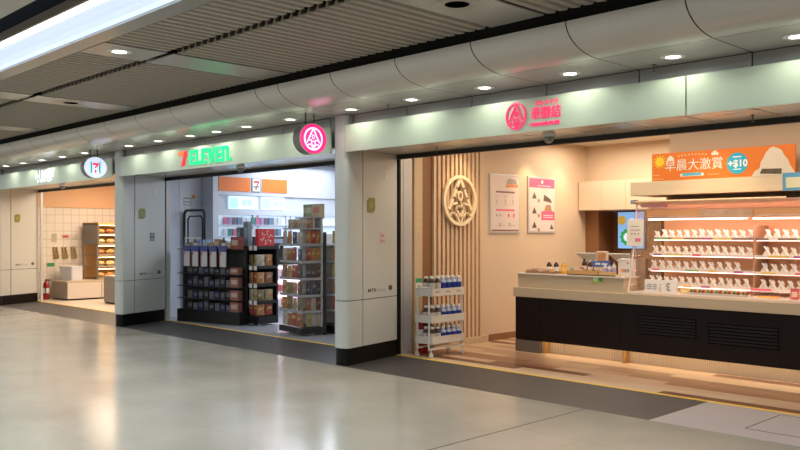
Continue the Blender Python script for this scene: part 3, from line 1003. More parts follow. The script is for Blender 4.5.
for k in range(9):
    u = 0.20 + k * 0.025
    c = B(u, 0.84 + 0.03 * math.sin(k / 8 * PI))
    f.rect(c[0], c[1], c[0] + 0.022, c[1] + 0.014)
f.rect(*B(0.01, 0.20), *B(0.06, 0.23)).rect(*B(0.01, 0.06), *B(0.09, 0.08)).rect(*B(0.42, 0.14), *B(0.50, 0.16))
f.build('fine_print', solid((0.88, 0.55, 0.30)), bn)
c = B(0.625, 0.48)
FLAT(FR((0, -0.001, 0)), 0.003).disc(c[0], c[1], 0.118, 32).build('price_disc', solid((0.02, 0.42, 0.68)), bn)
text('price', '+$10', 0.105, FR((c[0] + 0.005, -0.005, c[1] - 0.005)), solid((0.9, 0.9, 0.88)), 0.001, 0.003, parent=bn, sx=1.0)
FLAT(FR((0, -0.004, 0)), 0.001).rect(c[0] - 0.05, c[1] + 0.065, c[0] + 0.05, c[1] + 0.078).rect(c[0] - 0.045, c[1] - 0.072, c[0] + 0.045, c[1] - 0.062).build('disc_print', solid((0.85, 0.9, 0.9)), bn)
# rice ball picture, printed flat
pts = [(0.72, 0.0), (0.74, 0.16), (0.775, 0.28), (0.78, 0.46), (0.80, 0.62), (0.815, 0.78), (0.84, 0.92), (0.865, 0.95), (0.89, 0.90), (0.915, 0.82), (0.93, 0.66), (0.955, 0.50), (0.965, 0.34), (0.985, 0.18), (1.0, 0.0)]
FLAT(FR((0, -0.001, 0)), 0.002).poly([B(*p) for p in pts]).build('rice_picture', mat('rice print', (0.76, 0.66, 0.54), 0.6, vary=0.18, vscale=60), bn)
FLAT(FR((0, -0.003, 0)), 0.002).poly([B(0.775, 0.08), B(0.915, 0.04), B(0.915, 0.22), B(0.79, 0.24)]).build('seaweed_picture', mat('seaweed print', (0.12, 0.09, 0.05), 0.6, vary=0.7, vscale=50), bn)
bs = thing('price_card', 'small blue framed card hanging at the right end of the wooden ledge', 'card', (-3.40, 2.79, 2.17))
MB().box((-0.08, -0.012, -0.16), (0.22, -0.004, 0.03)).build('card', solid((0.10, 0.32, 0.55)), bs)
MB().box((-0.045, -0.015, -0.13), (0.19, -0.012, -0.02)).build('print', solid((0.62, 0.62, 0.45)), bs)

# back cabinets, recess and screen
cb_ = thing('wall_cabinet', 'cream overhead cabinets on the back wall above the brown recess', 'cabinet', (-7.69, 5.29, 1.935))
MB().box((0, 0, 0), (2.9, 0.205, 0.465)).build('body', M_cream2, cb_)
for a, b in ((0.004, 0.43), (0.434, 0.86), (0.864, 1.30), (1.304, 1.74), (1.744, 2.2)):
    MB().box((a, -0.014, 0.0), (b, 0, 0.465)).build('door', M_cream2, cb_, bevel=0.002)
tv = thing('menu_screen', 'upright menu screen with blue picture of green food on the recess wall', 'screen', (-6.86, 5.60, 1.30))
MB().box((-0.29, -0.03, 0.0), (0.21, 0.03, 0.62)).build('bezel', M_black, tv)
TVB = mat('screen blue', (0.1, 0.25, 0.5), 0.3, emit=(0.16, 0.34, 0.62), estr=0.9)
MB().box((-0.27, -0.034, 0.02), (0.19, -0.03, 0.60)).build('panel', TVB, tv)
f = FLAT(FR((0, -0.034, 0)), 0.002)
f.disc(-0.20, 0.47, 0.075, 20)
f.build('gold_picture', mat('screen gold', (0.4, 0.3, 0.05), 0.3, emit=(0.35, 0.22, 0.03), estr=0.8), tv)
f = FLAT(FR((0, -0.034, 0)), 0.002)
for k in range(10):
    a = 2 * PI * k / 10
    f.disc(-0.10 + 0.10 * math.cos(a), 0.20 + 0.10 * math.sin(a), 0.035, 10, z=0.0002 * k)
f.build('green_picture', mat('screen green', (0.0, 0.2, 0.05), 0.3, emit=(0.01, 0.22, 0.06), estr=0.8), tv)
f = FLAT(FR((0, -0.034, 0)), 0.002)
f.disc(-0.10, 0.20, 0.075, 16).rect(-0.06, 0.44, 0.17, 0.50)
f.build('pale_picture', mat('screen pale', (0.5, 0.6, 0.7), 0.3, emit=(0.40, 0.52, 0.68), estr=0.8), tv)
struct(MB().box((-7.1, 5.63, 1.0), (-6.3, 5.95, 1.93)).build('wall_screen_backing', M_brown))

# ------------------------------------------------------------------ display case
dc = thing('display_case', 'open glass refrigerated display case of rice balls standing on the counter', 'display case', (-5.18, 2.5, 0.846))
CL = 3.1
MB().box((0, 0.0, 0), (CL, 0.84, 0.018)).build('deck', mat('pale deck', (0.78, 0.62, 0.52), 0.35), dc, bevel=0.003)
MB().box((0.06, 0.80, 0.018), (CL, 0.84, 1.12)).build('back_panel', mat('peach back panel', (0.88, 0.50, 0.27), 0.45), dc)
SH = [(0.460, 0.64), (0.440, 0.46), (0.420, 0.28), (0.40, 0.10)]
CASE_SH = []
pink_lamp = mat('pink white lamp', (1, 0.85, 0.8), 0.4, emit=(1.0, 0.72, 0.60), estr=5)
shelfm = mat('frosted shelf', (0.80, 0.68, 0.60), 0.3)
railm = mat('price rail', (0.82, 0.70, 0.66), 0.3)
tagcols = [(0.25, 0.55, 0.20), (0.80, 0.55, 0.15), (0.45, 0.15, 0.35), (0.80, 0.60, 0.20), (0.85, 0.15, 0.22), (0.80, 0.78, 0.75)]
for si, (z, yf) in enumerate([(0.655, 0.46), (0.465, 0.42), (0.285, 0.38), (0.105, 0.33)]):
    s_ = MB().box((0.08, yf, z - 0.010), (1.335, 0.80, z)).box((1.345, yf - 0.01, z - 0.012), (CL, 0.80, z - 0.002)).build('shelf', shelfm, dc)
    CASE_SH.append((z, yf))
    MB().box((0.08, yf - 0.012, z - 0.022), (1.335, yf, z + 0.008)).box((1.345, yf - 0.022, z - 0.024), (CL, yf - 0.01, z + 0.006)).build('price_rail', railm if si else solid((0.30, 0.22, 0.16)), s_)
    MB().tube((0.10, yf + 0.02, z - 0.022), (CL, yf + 0.02, z - 0.022), 0.006, 8).build('lamp_tube', pink_lamp, s_)
    x = 0.14
    k = si * 2
    while x < 2.2:
        ln = random.choice((0.10, 0.16, 0.22))
        if not (1.26 < x + ln < 1.42):
            MB().box((x, yf - 0.026, z - 0.018), (x + ln, yf - 0.0225, z + 0.004)).build('price_strip', solid(tagcols[k % 6]), s_)
        x += ln + random.choice((0.05, 0.12, 0.2))
        k += 1
# divider bracket in the middle
MB().box((1.335, 0.40, 0.02), (1.345, 0.80, 0.80)).build('divider', solid((0.55, 0.32, 0.20)), dc)
# hood
mb = MB()
mb.prism([(0.20, 1.085), (0.80, 1.12), (0.80, 1.00), (0.72, 0.985), (0.24, 1.055)], 0.02, CL, 'x')
mb.build('hood', mat('rose hood', (0.78, 0.52, 0.40), 0.3), dc)
MB().tube((0.05, 0.12, 1.085), (1.80, 0.12, 1.085), 0.014, 12).build('hood_bar', mat('wood tone bar', (0.72, 0.48, 0.30), 0.25), dc)
MB().box((0.0, 0.10, 1.06), (0.05, 0.20, 1.11)).build('end_cap', M_chrome, dc)
MB().box((0.10, 0.30, 0.90), (CL, 0.32, 0.99)).build('header_panel', mat('orange header', (0.95, 0.50, 0.22), 0.4), dc)
MB().tube((0.10, 0.34, 0.878), (1.30, 0.34, 0.878), 0.008, 10).tube((1.36, 0.34, 0.874), (CL, 0.34, 0.874), 0.008, 10).build('lamp_tube', mat('hood lamp', (1, 0.85, 0.8), 0.4, emit=(1.0, 0.66, 0.58), estr=6), dc)
MB().tube((0.10, 0.30, 0.905), (CL, 0.30, 0.905), 0.009, 10).build('lamp_rail', mat('lamp rail', (0.85, 0.6, 0.5), 0.3), dc)
MB().box((0.78, 0.285, 0.905), (1.38, 0.297, 0.985)).build('header_card', mat('header card', (0.85, 0.52, 0.34), 0.4, vary=0.3, vscale=9), dc)
MB().box((0.12, 0.13, 1.02), (0.42, 0.20, 1.05)).build('scanner_light', solid((0.42, 0.18, 0.20)), dc)
# end glass and front lip
g_ = MB()
g_.prism([(0.02, 0.02), (0.80, 0.02), (0.80, 1.0), (0.30, 1.05), (0.17, 0.95)], 0.012, 0.020, 'x')
g_.build('end_glass', M_glass, dc)
MB().path([(0.016, 0.02, 0.018), (0.016, 0.16, 0.60), (0.016, 0.22, 1.06)], 0.011, 8).build('end_post', mat('white post', (0.80, 0.72, 0.66), 0.3), dc)
MB().box((0.06, 0.02, 0.018), (CL, 0.026, 0.10)).build('front_glass', M_glass, dc)
MB().box((0.02, 0.012, 0.018), (CL, 0.03, 0.030)).build('glass_channel', mat('channel', (0.85, 0.76, 0.70), 0.25), dc)

# rice balls
def rice_ball():
    t = thing('rice_ball', '', 'rice ball', group='wrapped rice balls in the display case')
    tri = [(-0.042, 0.002), (0.042, 0.002), (0.043, 0.010), (0.006, 0.064), (-0.006, 0.064), (-0.043, 0.010)]
    vs_ = []
    for y in (-0.016, 0.018):
        for p in tri:
            vs_.append((p[0], y, p[1]))
    MB().add(vs_, [(0, 1, 2, 3, 4, 5), (11, 10, 9, 8, 7, 6)] + [(k, k + 6, (k + 1) % 6 + 6, (k + 1) % 6) for k in range(6)]).build('rice', mat('wrapped rice', (0.70, 0.64, 0.56), 0.4, vary=0.25, vscale=60), t, bevel=0.003)
    WW = mat('white wrapper', (0.90, 0.86, 0.83), 0.35)
    fl = FLAT(FR((0, -0.017, 0)), 0.004)
    fl.poly([(-0.036, 0.082), (-0.018, 0.088), (0.040, 0.012), (0.026, 0.004)])
    fl.build('label_band', WW, t)
    fl = FLAT(FR((0, 0.010, 0)), 0.010)
    fl.poly([(-0.006, 0.080), (0.010, 0.084), (0.030, 0.052), (0.016, 0.046)])
    fl.build('wrapper_flap', WW, t)
    return t
rb = None
shelfname = ['top', 'second', 'third', 'lowest']
for si, (z, yf) in enumerate(CASE_SH):
    k = 0
    x = 0.13
    x0 = -5.18
    while x < 2.12:
        skip = (1.27 < x < 1.41) or (si == 2 and 1.18 < x < 1.45) or (si == 0 and 1.86 < x < 1.98)
        if not skip:
            k += 1
            loc = (x0 + x, 2.5 + yf + 0.05, 0.846 + z - (0.002 if x > 1.34 else 0))
            rz = random.uniform(0.15, 0.6)
            lb = 'white wrapped rice ball, %s shelf of the glass case, %s from the glass end' % (shelfname[si], ORD[min(k, 22)])
            if rb is None:
                rb = rice_ball()
                rb.location = loc
                rb.rotation_euler = (0, 0, rz)
                rb['label'] = lb
            else:
                dup(rb, loc, rz, lb, scale=(random.uniform(0.98, 1.08), 1.1, random.uniform(1.08, 1.25)))
        x += 0.095 if si != 2 else 0.102
# dark-leaf advertising cards in the case
def card(name, label, loc, w_, h_, col, pcol, tilt=0.0, rz=0.0, cat='card'):
    t = thing(name, label, cat, loc, rz)
    c, s2 = math.cos(tilt), math.sin(tilt)
    def q(x, z, y=0):
        return (x, y * c + z * s2, z * c - y * s2)
    for nm, a, b, z0, z1, d0, d1, cc in (('card', -w_ / 2, w_ / 2, 0, h_, 0.0, 0.004, col), ('print', -w_ * 0.32, w_ * 0.30, h_ * 0.25, h_ * 0.7, -0.0015, 0.0, pcol)):
        MB().add([q(a, z0, d0), q(b, z0, d0), q(b, z1, d0), q(a, z1, d0), q(a, z0, d1), q(b, z0, d1), q(b, z1, d1), q(a, z1, d1)],
                 [(0, 1, 2, 3), (7, 6, 5, 4), (0, 4, 5, 1), (1, 5, 6, 2), (2, 6, 7, 3), (3, 7, 4, 0)]).build(nm, solid(cc), t)
    return t
card('advert_card', 'orange card with a dark figure standing on the top shelf of the case', (-3.26, 2.955, 1.50), 0.09, 0.085, (0.85, 0.42, 0.08), (0.12, 0.04, 0.03))
card('advert_card', 'small yellow card beside the white paper bags in the display case', (-4.50, 2.60, 0.866), 0.10, 0.07, (0.85, 0.50, 0.08), (0.9, 0.8, 0.5), 0.15)
card('advert_card', 'low orange card lying at the front of the display case', (-3.56, 2.60, 0.866), 0.24, 0.03, (0.9, 0.35, 0.05), (0.9, 0.45, 0.1), 0.5)
card('recipe_card', 'red and white picture card at the right end of the display case', (-3.30, 2.62, 0.866), 0.09, 0.12, (0.62, 0.10, 0.10), (0.85, 0.6, 0.45), 0.15)
# paper bags
for k, (x, lb) in enumerate(((-4.89, 'white paper bag with grey print nearest the left glass end of the case'), (-4.675, 'white paper bag with black swirl print, beside the other bag'))):
    t = thing('paper_bag', lb, 'bag', (x, 2.60, 0.866))
    mb = MB()
    mb.add([(-0.09, -0.035, 0), (0.09, -0.035, 0), (0.09, 0.035, 0), (-0.09, 0.035, 0), (-0.10, -0.008, 0.15), (0.10, -0.006, 0.155), (0.10, 0.008, 0.155), (-0.10, 0.008, 0.15), ],
           [(3, 2, 1, 0), (4, 5, 6, 7), (0, 1, 5, 4), (1, 2, 6, 5), (2, 3, 7, 6), (3, 0, 4, 7)])
    mb.build('bag', mat('white paper', (0.82, 0.76, 0.72), 0.55), t, bevel=0.004)
    f = FLAT(FR((0, -0.034, 0.02), (Vector((1, 0, 0)), Vector((0, 0.18, 1)).normalized(), Vector((0, -1, 0.18)).normalized())), 0.002)
    if k == 0:
        for q in range(3):
            f.rect(-0.06, 0.02 + 0.025 * q, 0.0, 0.03 + 0.025 * q).rect(0.02, 0.02 + 0.025 * q, 0.06, 0.03 + 0.025 * q)
    else:
        f.ring(-0.01, 0.075, 0.02, 0.008, n=12, a0=20, a1=300).stroke([(0.0, 0.05), (-0.02, 0.02), (0.02, 0.01)], 0.01)
    f.build('print', solid((0.30, 0.28, 0.27) if k == 0 else (0.08, 0.07, 0.07)), t)
# rice boxes along the deck
ub = None
for k in range(7):
    x = -4.39 + k * 0.098
    lb = 'clear tray of colourful filled rice on the case deck, %s from the yellow card' % ORD[k + 1]
    if ub is None:
        ub = thing('rice_tray', lb, 'food tray', (x, 2.59, 0.866), group='rice trays on the case deck')
        MB().box((-0.048, -0.05, 0), (0.048, 0.05, 0.03)).build('tray', mat('clear tray', (0.7, 0.6, 0.5), 0.2), ub, bevel=0.004)
        for q, cc in enumerate(((0.75, 0.50, 0.10), (0.05, 0.03, 0.02), (0.06, 0.12, 0.02), (0.80, 0.72, 0.50), (0.35, 0.03, 0.02))):
            MB().lathe([(0.014, 0.025), (0.024, 0.036), (0.020, 0.056), (0.008, 0.066)], (-0.034 + 0.017 * q, random.uniform(-0.03, 0.01), 0), 8).build('topping', solid(cc, 0.4), ub, smooth=True)
    else:
        dup(ub, (x, 2.59, 0.866), 0, lb)

# price card on the post of the case
pc = card('price_card', 'cream price list card with pink squares fixed to the case post', (-5.13, 2.60, 1.41), 0.21, 0.31, (0.80, 0.72, 0.62), (0.78, 0.69, 0.60), 0.10, 0.0)
f = FLAT(FR((0, 0.0, 0), (Vector((1, 0, 0)), Vector((0, 0.0998, 0.995)), Vector((0, -0.995, 0.0998)))), 0.002, 0.002)
f.rect(0.01, 0.05, 0.04, 0.09).rect(0.048, 0.05, 0.078, 0.09)
f.build('pink_square', PNK, pc)
f = FLAT(FR((0, 0.0, 0), (Vector((1, 0, 0)), Vector((0, 0.0998, 0.995)), Vector((0, -0.995, 0.0998)))), 0.002, 0.002)
f.rect(-0.06, 0.185, 0.07, 0.192).rect(-0.06, 0.23, 0.05, 0.236).rect(-0.05, 0.135, -0.03, 0.15).rect(-0.01, 0.135, 0.01, 0.15).rect(0.035, 0.135, 0.055, 0.15)
f.build('grey_line', solid((0.35, 0.28, 0.24)), pc)
MB().tube((0.0, 0.01, 0.0), (0.0, 0.035, -0.10), 0.006, 8).build('clip', M_silver, pc)

# ------------------------------------------------------------------ things on the ledge
ZL = 1.036
def bottle(name, label, loc, h_, r, body, cap, band=None, cat='bottle', group=None, neck=0.35, b0=0.18):
    t = thing(name, label, cat, loc, group=group)
    MB().lathe([(r * 0.9, 0), (r, 0.006), (r, h_ * 0.62), (r * 0.85, h_ * 0.72), (r * neck, h_ * 0.84), (r * neck, h_ * 0.88)], n=14).build('bottle', body, t, smooth=True)
    MB().lathe([(r * neck * 1.25, h_ * 0.88), (r * neck * 1.25, h_ * 0.985), (r * neck, h_)], n=14).build('cap', cap, t, smooth=True)
    if band:
        MB().lathe([(r * 1.015, h_ * b0), (r * 1.015, h_ * (b0 + 0.34))], n=14).build('label_band', band, t, smooth=True)
    return t
DKJ = mat('dark drink', (0.05, 0.02, 0.015), 0.15)
WH = solid((0.82, 0.80, 0.76), 0.35)
for k, (px_x, c) in enumerate(((-6.40, DKJ), (-6.29, DKJ), (-6.17, solid((0.80, 0.38, 0.03), 0.25)))):
    bottle('drink_bottle', ['dark drink bottle with white cap on the counter ledge, left of its twin', 'dark drink bottle with white cap next to the orange one', 'orange juice bottle with white cap on the counter ledge'][k],
           (px_x, 2.66, ZL), 0.17, 0.034, c, WH, WH if k < 2 else solid((0.85, 0.55, 0.15)))
lt_ = thing('food_tray', 'low lidded tray of packed food at the left end of the counter ledge', 'tray', (-6.55, 2.68, ZL))
MB().rbox((-0.19, -0.10, 0), (0.30, 0.12, 0.022), 0.02).build('base', mat('brown tray', (0.35, 0.18, 0.10), 0.5), lt_)
for k in range(5):
    MB().rbox((-0.18 + k * 0.09, -0.08, 0.022), (-0.10 + k * 0.09, 0.10, 0.05 + 0.012 * (k % 3)), 0.012).build('snack', solid([(0.70, 0.45, 0.35), (0.62, 0.32, 0.25), (0.80, 0.55, 0.40), (0.65, 0.40, 0.30), (0.85, 0.50, 0.20)][k]), lt_, bevel=0.006)
wt = tag(MB().box((-6.04, 2.53, ZL), (-5.58, 2.83, ZL + 0.012)).box((-6.04, 2.53, ZL), (-5.58, 2.545, ZL + 0.062)).box((-6.04, 2.815, ZL), (-5.58, 2.83, ZL + 0.05)).box((-6.04, 2.53, ZL), (-6.03, 2.83, ZL + 0.05)).box((-5.59, 2.53, ZL), (-5.58, 2.83, ZL + 0.05)).build('wooden_tray', mat('orange beech', (0.72, 0.38, 0.15), 0.45)), 'orange beech tray of small goods on the counter ledge', 'tray')
wt2 = tag(MB().box((-5.575, 2.53, ZL), (-5.34, 2.80, ZL + 0.012)).box((-5.575, 2.53, ZL), (-5.345, 2.542, ZL + 0.055)).build('wooden_tray', mat('pale beech', (0.75, 0.45, 0.20), 0.45)), 'smaller empty-fronted beech tray right of the larger one', 'tray')
zt = ZL + 0.013
for k, (x, y, h_, c, lb) in enumerate(((-6.0, 2.60, 0.07, (0.25, 0.45, 0.25), 'small green and white pack at the left end of the beech tray'), (-5.94, 2.59, 0.08, (0.75, 0.72, 0.65), 'small white pack beside the green one in the beech tray'),
                                     (-5.86, 2.60, 0.085, (0.65, 0.25, 0.10), 'small rust red pack in the beech tray'))):
    t = tag(MB().rbox((x - 0.025, y - 0.02, zt), (x + 0.025, y + 0.02, zt + h_), 0.006).build('snack_pack', solid(c)), lb, 'pack')
    MB().box((x - 0.018, y - 0.0215, zt + h_ * 0.3), (x + 0.018, y - 0.0202, zt + h_ * 0.7)).build('label_patch', WH, t)
for k, (x, y, h_, c, lb) in enumerate(((-5.92, 2.74, 0.19, DKJ, 'tall dark sauce bottle at the back of the beech tray'), (-5.83, 2.74, 0.17, DKJ, 'dark sauce bottle with white cap in the middle of the beech tray'),
                                     (-5.74, 2.74, 0.17, DKJ, 'dark sauce bottle nearest the orange picture box'))):
    bottle('sauce_bottle', lb, (x, y, zt), h_, 0.03, c, WH if k else M_black, WH)
sn = None
for k in range(4):
    x = -5.79 + k * 0.055
    t = tag(MB().rbox((x - 0.023, 2.57, zt), (x + 0.023, 2.62, zt + 0.055), 0.006).build('snack_pack', solid([(0.08, 0.05, 0.03), (0.75, 0.45, 0.10), (0.10, 0.08, 0.04), (0.70, 0.40, 0.10)][k])),
            ['black pack left of two yellow packs in the beech tray', 'yellow pack right of a black pack in the beech tray', 'black pack between two yellow packs in the beech tray', 'yellow pack at the right end of the beech tray'][k], 'pack')
bx = thing('picture_box', 'upright orange and white box with food picture behind the blue pennant', 'box', (-5.66, 2.73, zt))
MB().box((-0.07, 0.0, 0), (0.07, 0.05, 0.285)).build('box', solid((0.82, 0.70, 0.60)), bx, bevel=0.003)
MB().box((-0.06, -0.002, 0.16), (0.06, 0, 0.27)).build('food_print', mat('food print', (0.75, 0.28, 0.10), 0.5, vary=0.6, vscale=30), bx)
MB().box((-0.06, -0.002, 0.09), (0.06, 0, 0.13)).build('red_print', solid((0.7, 0.15, 0.12)), bx)
bp_ = thing('pennant_card', 'blue pennant-shaped card with white lettering over the beech tray', 'card', (-5.62, 2.655, zt + 0.0))
MB().box((-0.005, 0, 0), (0.005, 0.004, 0.10)).build('stem', WH, bp_)
FLAT(FR((0, 0, 0.13)), 0.003).poly([(-0.15, 0.03), (-0.10, -0.035), (0.13, -0.03), (0.12, 0.03), (0.16, 0.045)]).build('card', solid((0.06, 0.16, 0.52)), bp_)
FLAT(FR((0, -0.003, 0.13)), 0.001).rect(-0.08, -0.012, -0.01, 0.014).rect(0.01, -0.012, 0.09, 0.012).build('print', WH, bp_)
for k, (x, h_) in enumerate(((-5.56, 0.15), (-5.50, 0.13), (-5.44, 0.16))):
    bottle('drink_bottle', ['white yoghurt drink bottle in the small beech tray, next to the pennant', 'shorter white yoghurt drink bottle between two taller ones in the small beech tray', 'white yoghurt drink bottle in the small beech tray, next to the carton'][k], (x, 2.66, zt), h_, 0.026, solid((0.72, 0.68, 0.66), 0.3), solid((0.25, 0.2, 0.45), 0.3), solid((0.45, 0.40, 0.62), 0.3))
# till displays and box behind the ledge
def till(x, y, lb):
    t = thing('till_display', lb, 'till', (x, y, 0.846))
    MB().rbox((-0.09, -0.06, 0), (0.09, 0.10, 0.03), 0.02).build('base', solid((0.25, 0.24, 0.24)), t)
    MB().tube((0, 0.02, 0.03), (0, 0.02, 0.40), 0.022, 12).build('stand', solid((0.40, 0.38, 0.36), 0.35), t)
    MB().add([(-0.17, -0.06, 0.45), (0.14, -0.06, 0.45), (0.10, 0.02, 0.34), (-0.06, 0.02, 0.34), (-0.17, -0.04, 0.462), (0.14, -0.04, 0.462), (0.10, 0.045, 0.35), (-0.06, 0.045, 0.35)],
             [(0, 1, 2, 3), (7, 6, 5, 4), (0, 4, 5, 1), (1, 5, 6, 2), (2, 6, 7, 3), (3, 7, 4, 0)]).build('screen', mat('till grey', (0.50, 0.49, 0.46), 0.35), t)
    return t
till(-6.05, 3.05, 'grey till display on a stand behind the picture box')
till(-5.52, 2.98, 'grey till display on a stand behind the white printed carton')
wb = thing('carton', 'white printed carton with a red dot at the right end of the ledge', 'carton', (-5.30, 2.66, ZL))
MB().box((-0.085, 0, 0), (0.085, 0.12, 0.21)).build('box', solid((0.82, 0.74, 0.68)), wb, bevel=0.003)
MB().add([(-0.10, -0.01, 0.19), (0.085, 0, 0.21), (0.085, 0.12, 0.21), (-0.10, 0.12, 0.215)], [(0, 1, 2, 3)]).build('flap', WH, wb)
FLAT(FR((0, -0.001, 0)), 0.001).disc(0.05, 0.16, 0.012, 12).rect(-0.01, 0.05, 0.005, 0.09).build('red_print', solid((0.75, 0.06, 0.10)), wb)
FLAT(FR((0, -0.001, 0)), 0.001).rect(-0.05, 0.05, -0.035, 0.09).rect(-0.03, 0.05, -0.015, 0.09).build('orange_print', solid((0.8, 0.45, 0.12)), wb)
FLAT(FR((0, -0.001, 0)), 0.001).rect(0.015, 0.05, 0.03, 0.09).rect(0.045, 0.05, 0.06, 0.09).build('black_print', solid((0.08, 0.07, 0.07)), wb)
st = tag(MB().box((-5.665, 2.513, 0.955), (-5.50, 2.519, 1.025)).build('ledge_sticker', solid((0.45, 0.55, 0.05))), 'green payment sticker on the front of the counter ledge', 'sticker')
MB().box((-5.64, 2.511, 0.975), (-5.58, 2.513, 1.015)).build('pale_patch', solid((0.6, 0.75, 0.6)), st)
MB().box((-5.565, 2.511, 0.97), (-5.515, 2.513, 1.018)).build('dark_patch', solid((0.08, 0.25, 0.12)), st)
pw_ = tag(MB().box((-5.33, 3.02, 0.846), (-5.22, 3.09, 1.25)).build('card_reader', solid((0.30, 0.20, 0.14))), 'dark brown till body behind the case end post', 'till')

# ------------------------------------------------------------------ trolley with bottles
XT = -7.27
tr = thing('bottle_trolley', 'white three-tier metal trolley of drink bottles beside the slatted wall', 'trolley', (XT, 1.50, 0))
M_tr = mat('white enamel', (0.72, 0.67, 0.60), 0.35)
TX, TY = 0.15, 0.30
TIERS = [0.165, 0.43, 0.765]
for z in TIERS:
    mb = MB()
    mb.box((-TX, -TY, z), (TX, TY, z + 0.008))
    hh = 0.095
    mb.box((TX - 0.006, -TY, z), (TX, TY, z + hh)).box((-TX, -TY, z), (-TX + 0.006, TY, z + hh)).box((-TX, -TY, z), (TX, -TY + 0.006, z + hh)).box((-TX, TY - 0.006, z), (TX, TY, z + hh))
    o = mb.build('tray', M_tr, tr, bevel=0.003)
    MB().path([(-TX, -TY, z + hh), (TX, -TY, z + hh), (TX, TY, z + hh), (-TX, TY, z + hh), (-TX, -TY, z + hh)], 0.005, 6).build('rim', M_tr, o)
for sy in (-1, 1):
    MB().path([(-0.10, sy * (TY + 0.008), 0.10), (-0.10, sy * (TY + 0.008), 0.875), (0.10, sy * (TY + 0.008), 0.875), (0.10, sy * (TY + 0.008), 0.10)], 0.012, 8).build('side_frame', M_tr, tr)
MB().box((-0.10, -TY, 0.105), (-0.08, TY, 0.125)).box((0.11, -TY - 0.03, 0.098), (0.135, TY + 0.03, 0.122)).build('bottom_rail', M_tr, tr)
mb = MB()
for k in range(3):
    y = -0.20 + 0.2 * k
    mb.box((TX, y - 0.05, 0.81), (TX + 0.001, y + 0.03, 0.83))
mb.build('slot', solid((0.42, 0.36, 0.30)), tr)
for sx in (-1, 1):
    for sy in (-1, 1):
        cs = MB().tube((sx * 0.12, sy * 0.29, 0.04), (sx * 0.12, sy * 0.29, 0.11), 0.008, 8).box((sx * 0.12 - 0.018, sy * 0.29 - 0.012, 0.035), (sx * 0.12 + 0.018, sy * 0.29 + 0.012, 0.055)).build('caster', M_tr, tr)
        MB().tube((sx * 0.12 - 0.012, sy * 0.29, 0.030), (sx * 0.12 + 0.012, sy * 0.29, 0.030), 0.030, 16).build('wheel', mat('pale wheel', (0.72, 0.70, 0.66), 0.35), cs)
BLU = mat('blue label', (0.012, 0.035, 0.26), 0.3)
BLW = mat('pale bottle', (0.40, 0.46, 0.62), 0.12)
SIL = mat('silver label', (0.55, 0.50, 0.42), 0.3)
db = bottle('drink_bottle', '', (0, 0, 0), 0.208, 0.043, DKJ, WH, SIL, group='drink bottles on the white trolley', neck=0.45, b0=0.28)
bb = bottle('drink_bottle', '', (0, 0, 0), 0.208, 0.044, BLW, WH, BLU, group='drink bottles on the white trolley', neck=0.45, b0=0.28)
first = {}
tn = ['bottom', 'middle', 'top']
for ti, z in enumerate(TIERS):
    for row in range(2):
        for k in range(6):
            src, nm = (db, 'dark') if k < 2 else (bb, 'blue and white')
            n_ = k + 1 if k < 2 else k - 1
            lb = '%s drink bottle, %s tier of trolley, %s row, %s of its colour' % (nm, tn[ti], 'front' if row == 0 else 'rear', ORD[n_])
            loc = (XT + (0.095 if row == 0 else -0.01), 1.50 - 0.245 + k * 0.098, z + 0.009)
            if ti == 2:
                loc = (loc[0], loc[1], z + 0.042)
            if nm not in first:
                first[nm] = 1
                src.location = loc
                src['label'] = lb
            else:
                dup(src, loc, random.uniform(0, 6), lb)
tag(MB().box((XT - 0.14, 1.51 - 0.29, 0.775), (XT + 0.14, 1.49 + 0.29, 0.806)).build('carton_liner', solid((0.60, 0.50, 0.38))), 'cardboard liner under the bottles on the top tier of the trolley', 'liner')
# fire extinguisher and its notice
def extinguisher(label, loc, s_=1.0):
    t = thing('fire_extinguisher', label, 'fire extinguisher', loc)
    RED = mat('dark red enamel', (0.35, 0.012, 0.012), 0.25)
    MB().lathe([(0.060 * s_, 0), (0.066 * s_, 0.012), (0.066 * s_, 0.36 * s_), (0.052 * s_, 0.40 * s_), (0.022 * s_, 0.425 * s_), (0.02 * s_, 0.44 * s_)], n=18).build('cylinder', RED, t, smooth=True)
    MB().box((-0.015, -0.03, 0.44 * s_), (0.015, 0.09, 0.455 * s_)).box((-0.012, -0.02, 0.47 * s_), (0.012, 0.10, 0.48 * s_)).tube((0, 0, 0.43 * s_), (0, 0, 0.48 * s_), 0.015).build('handle', M_black, t)
    MB().path([(0.02, -0.02, 0.45 * s_), (0.075, -0.04, 0.40 * s_), (0.085, -0.04, 0.25 * s_), (0.08, -0.03, 0.10 * s_)], 0.010, 8).build('hose', M_black, t)
    MB().lathe([(0.0668 * s_, 0.15 * s_), (0.0668 * s_, 0.27 * s_)], n=18).build('label_band', WH, t, smooth=True)
    return t
extinguisher('dark red fire extinguisher standing behind the bottle trolley', (-7.545, 1.47, 0), 1.15)
nt1 = tag(MB().box((XW + 0.041, 1.45, 0.72), (XW + 0.044, 1.57, 0.97)).build('wall_notice', solid((0.78, 0.74, 0.66))), 'white notice with a green header on the wooden post behind the trolley', 'notice')
MB().box((XW + 0.044, 1.452, 0.91), (XW + 0.046, 1.568, 0.968)).build('green_header', solid((0.03, 0.32, 0.14)), nt1)
MB().box((XW + 0.044, 1.48, 0.85), (XW + 0.045, 1.54, 0.87)).box((XW + 0.044, 1.47, 0.78), (XW + 0.045, 1.55, 0.80)).build('print', solid((0.15, 0.13, 0.12)), nt1)
nt2 = tag(MB().box((XW + 0.041, 1.50, 1.44), (XW + 0.044, 1.56, 1.56)).build('wall_notice', solid((0.60, 0.42, 0.34))), 'small pinkish notice on the wooden post left of the slats', 'notice')

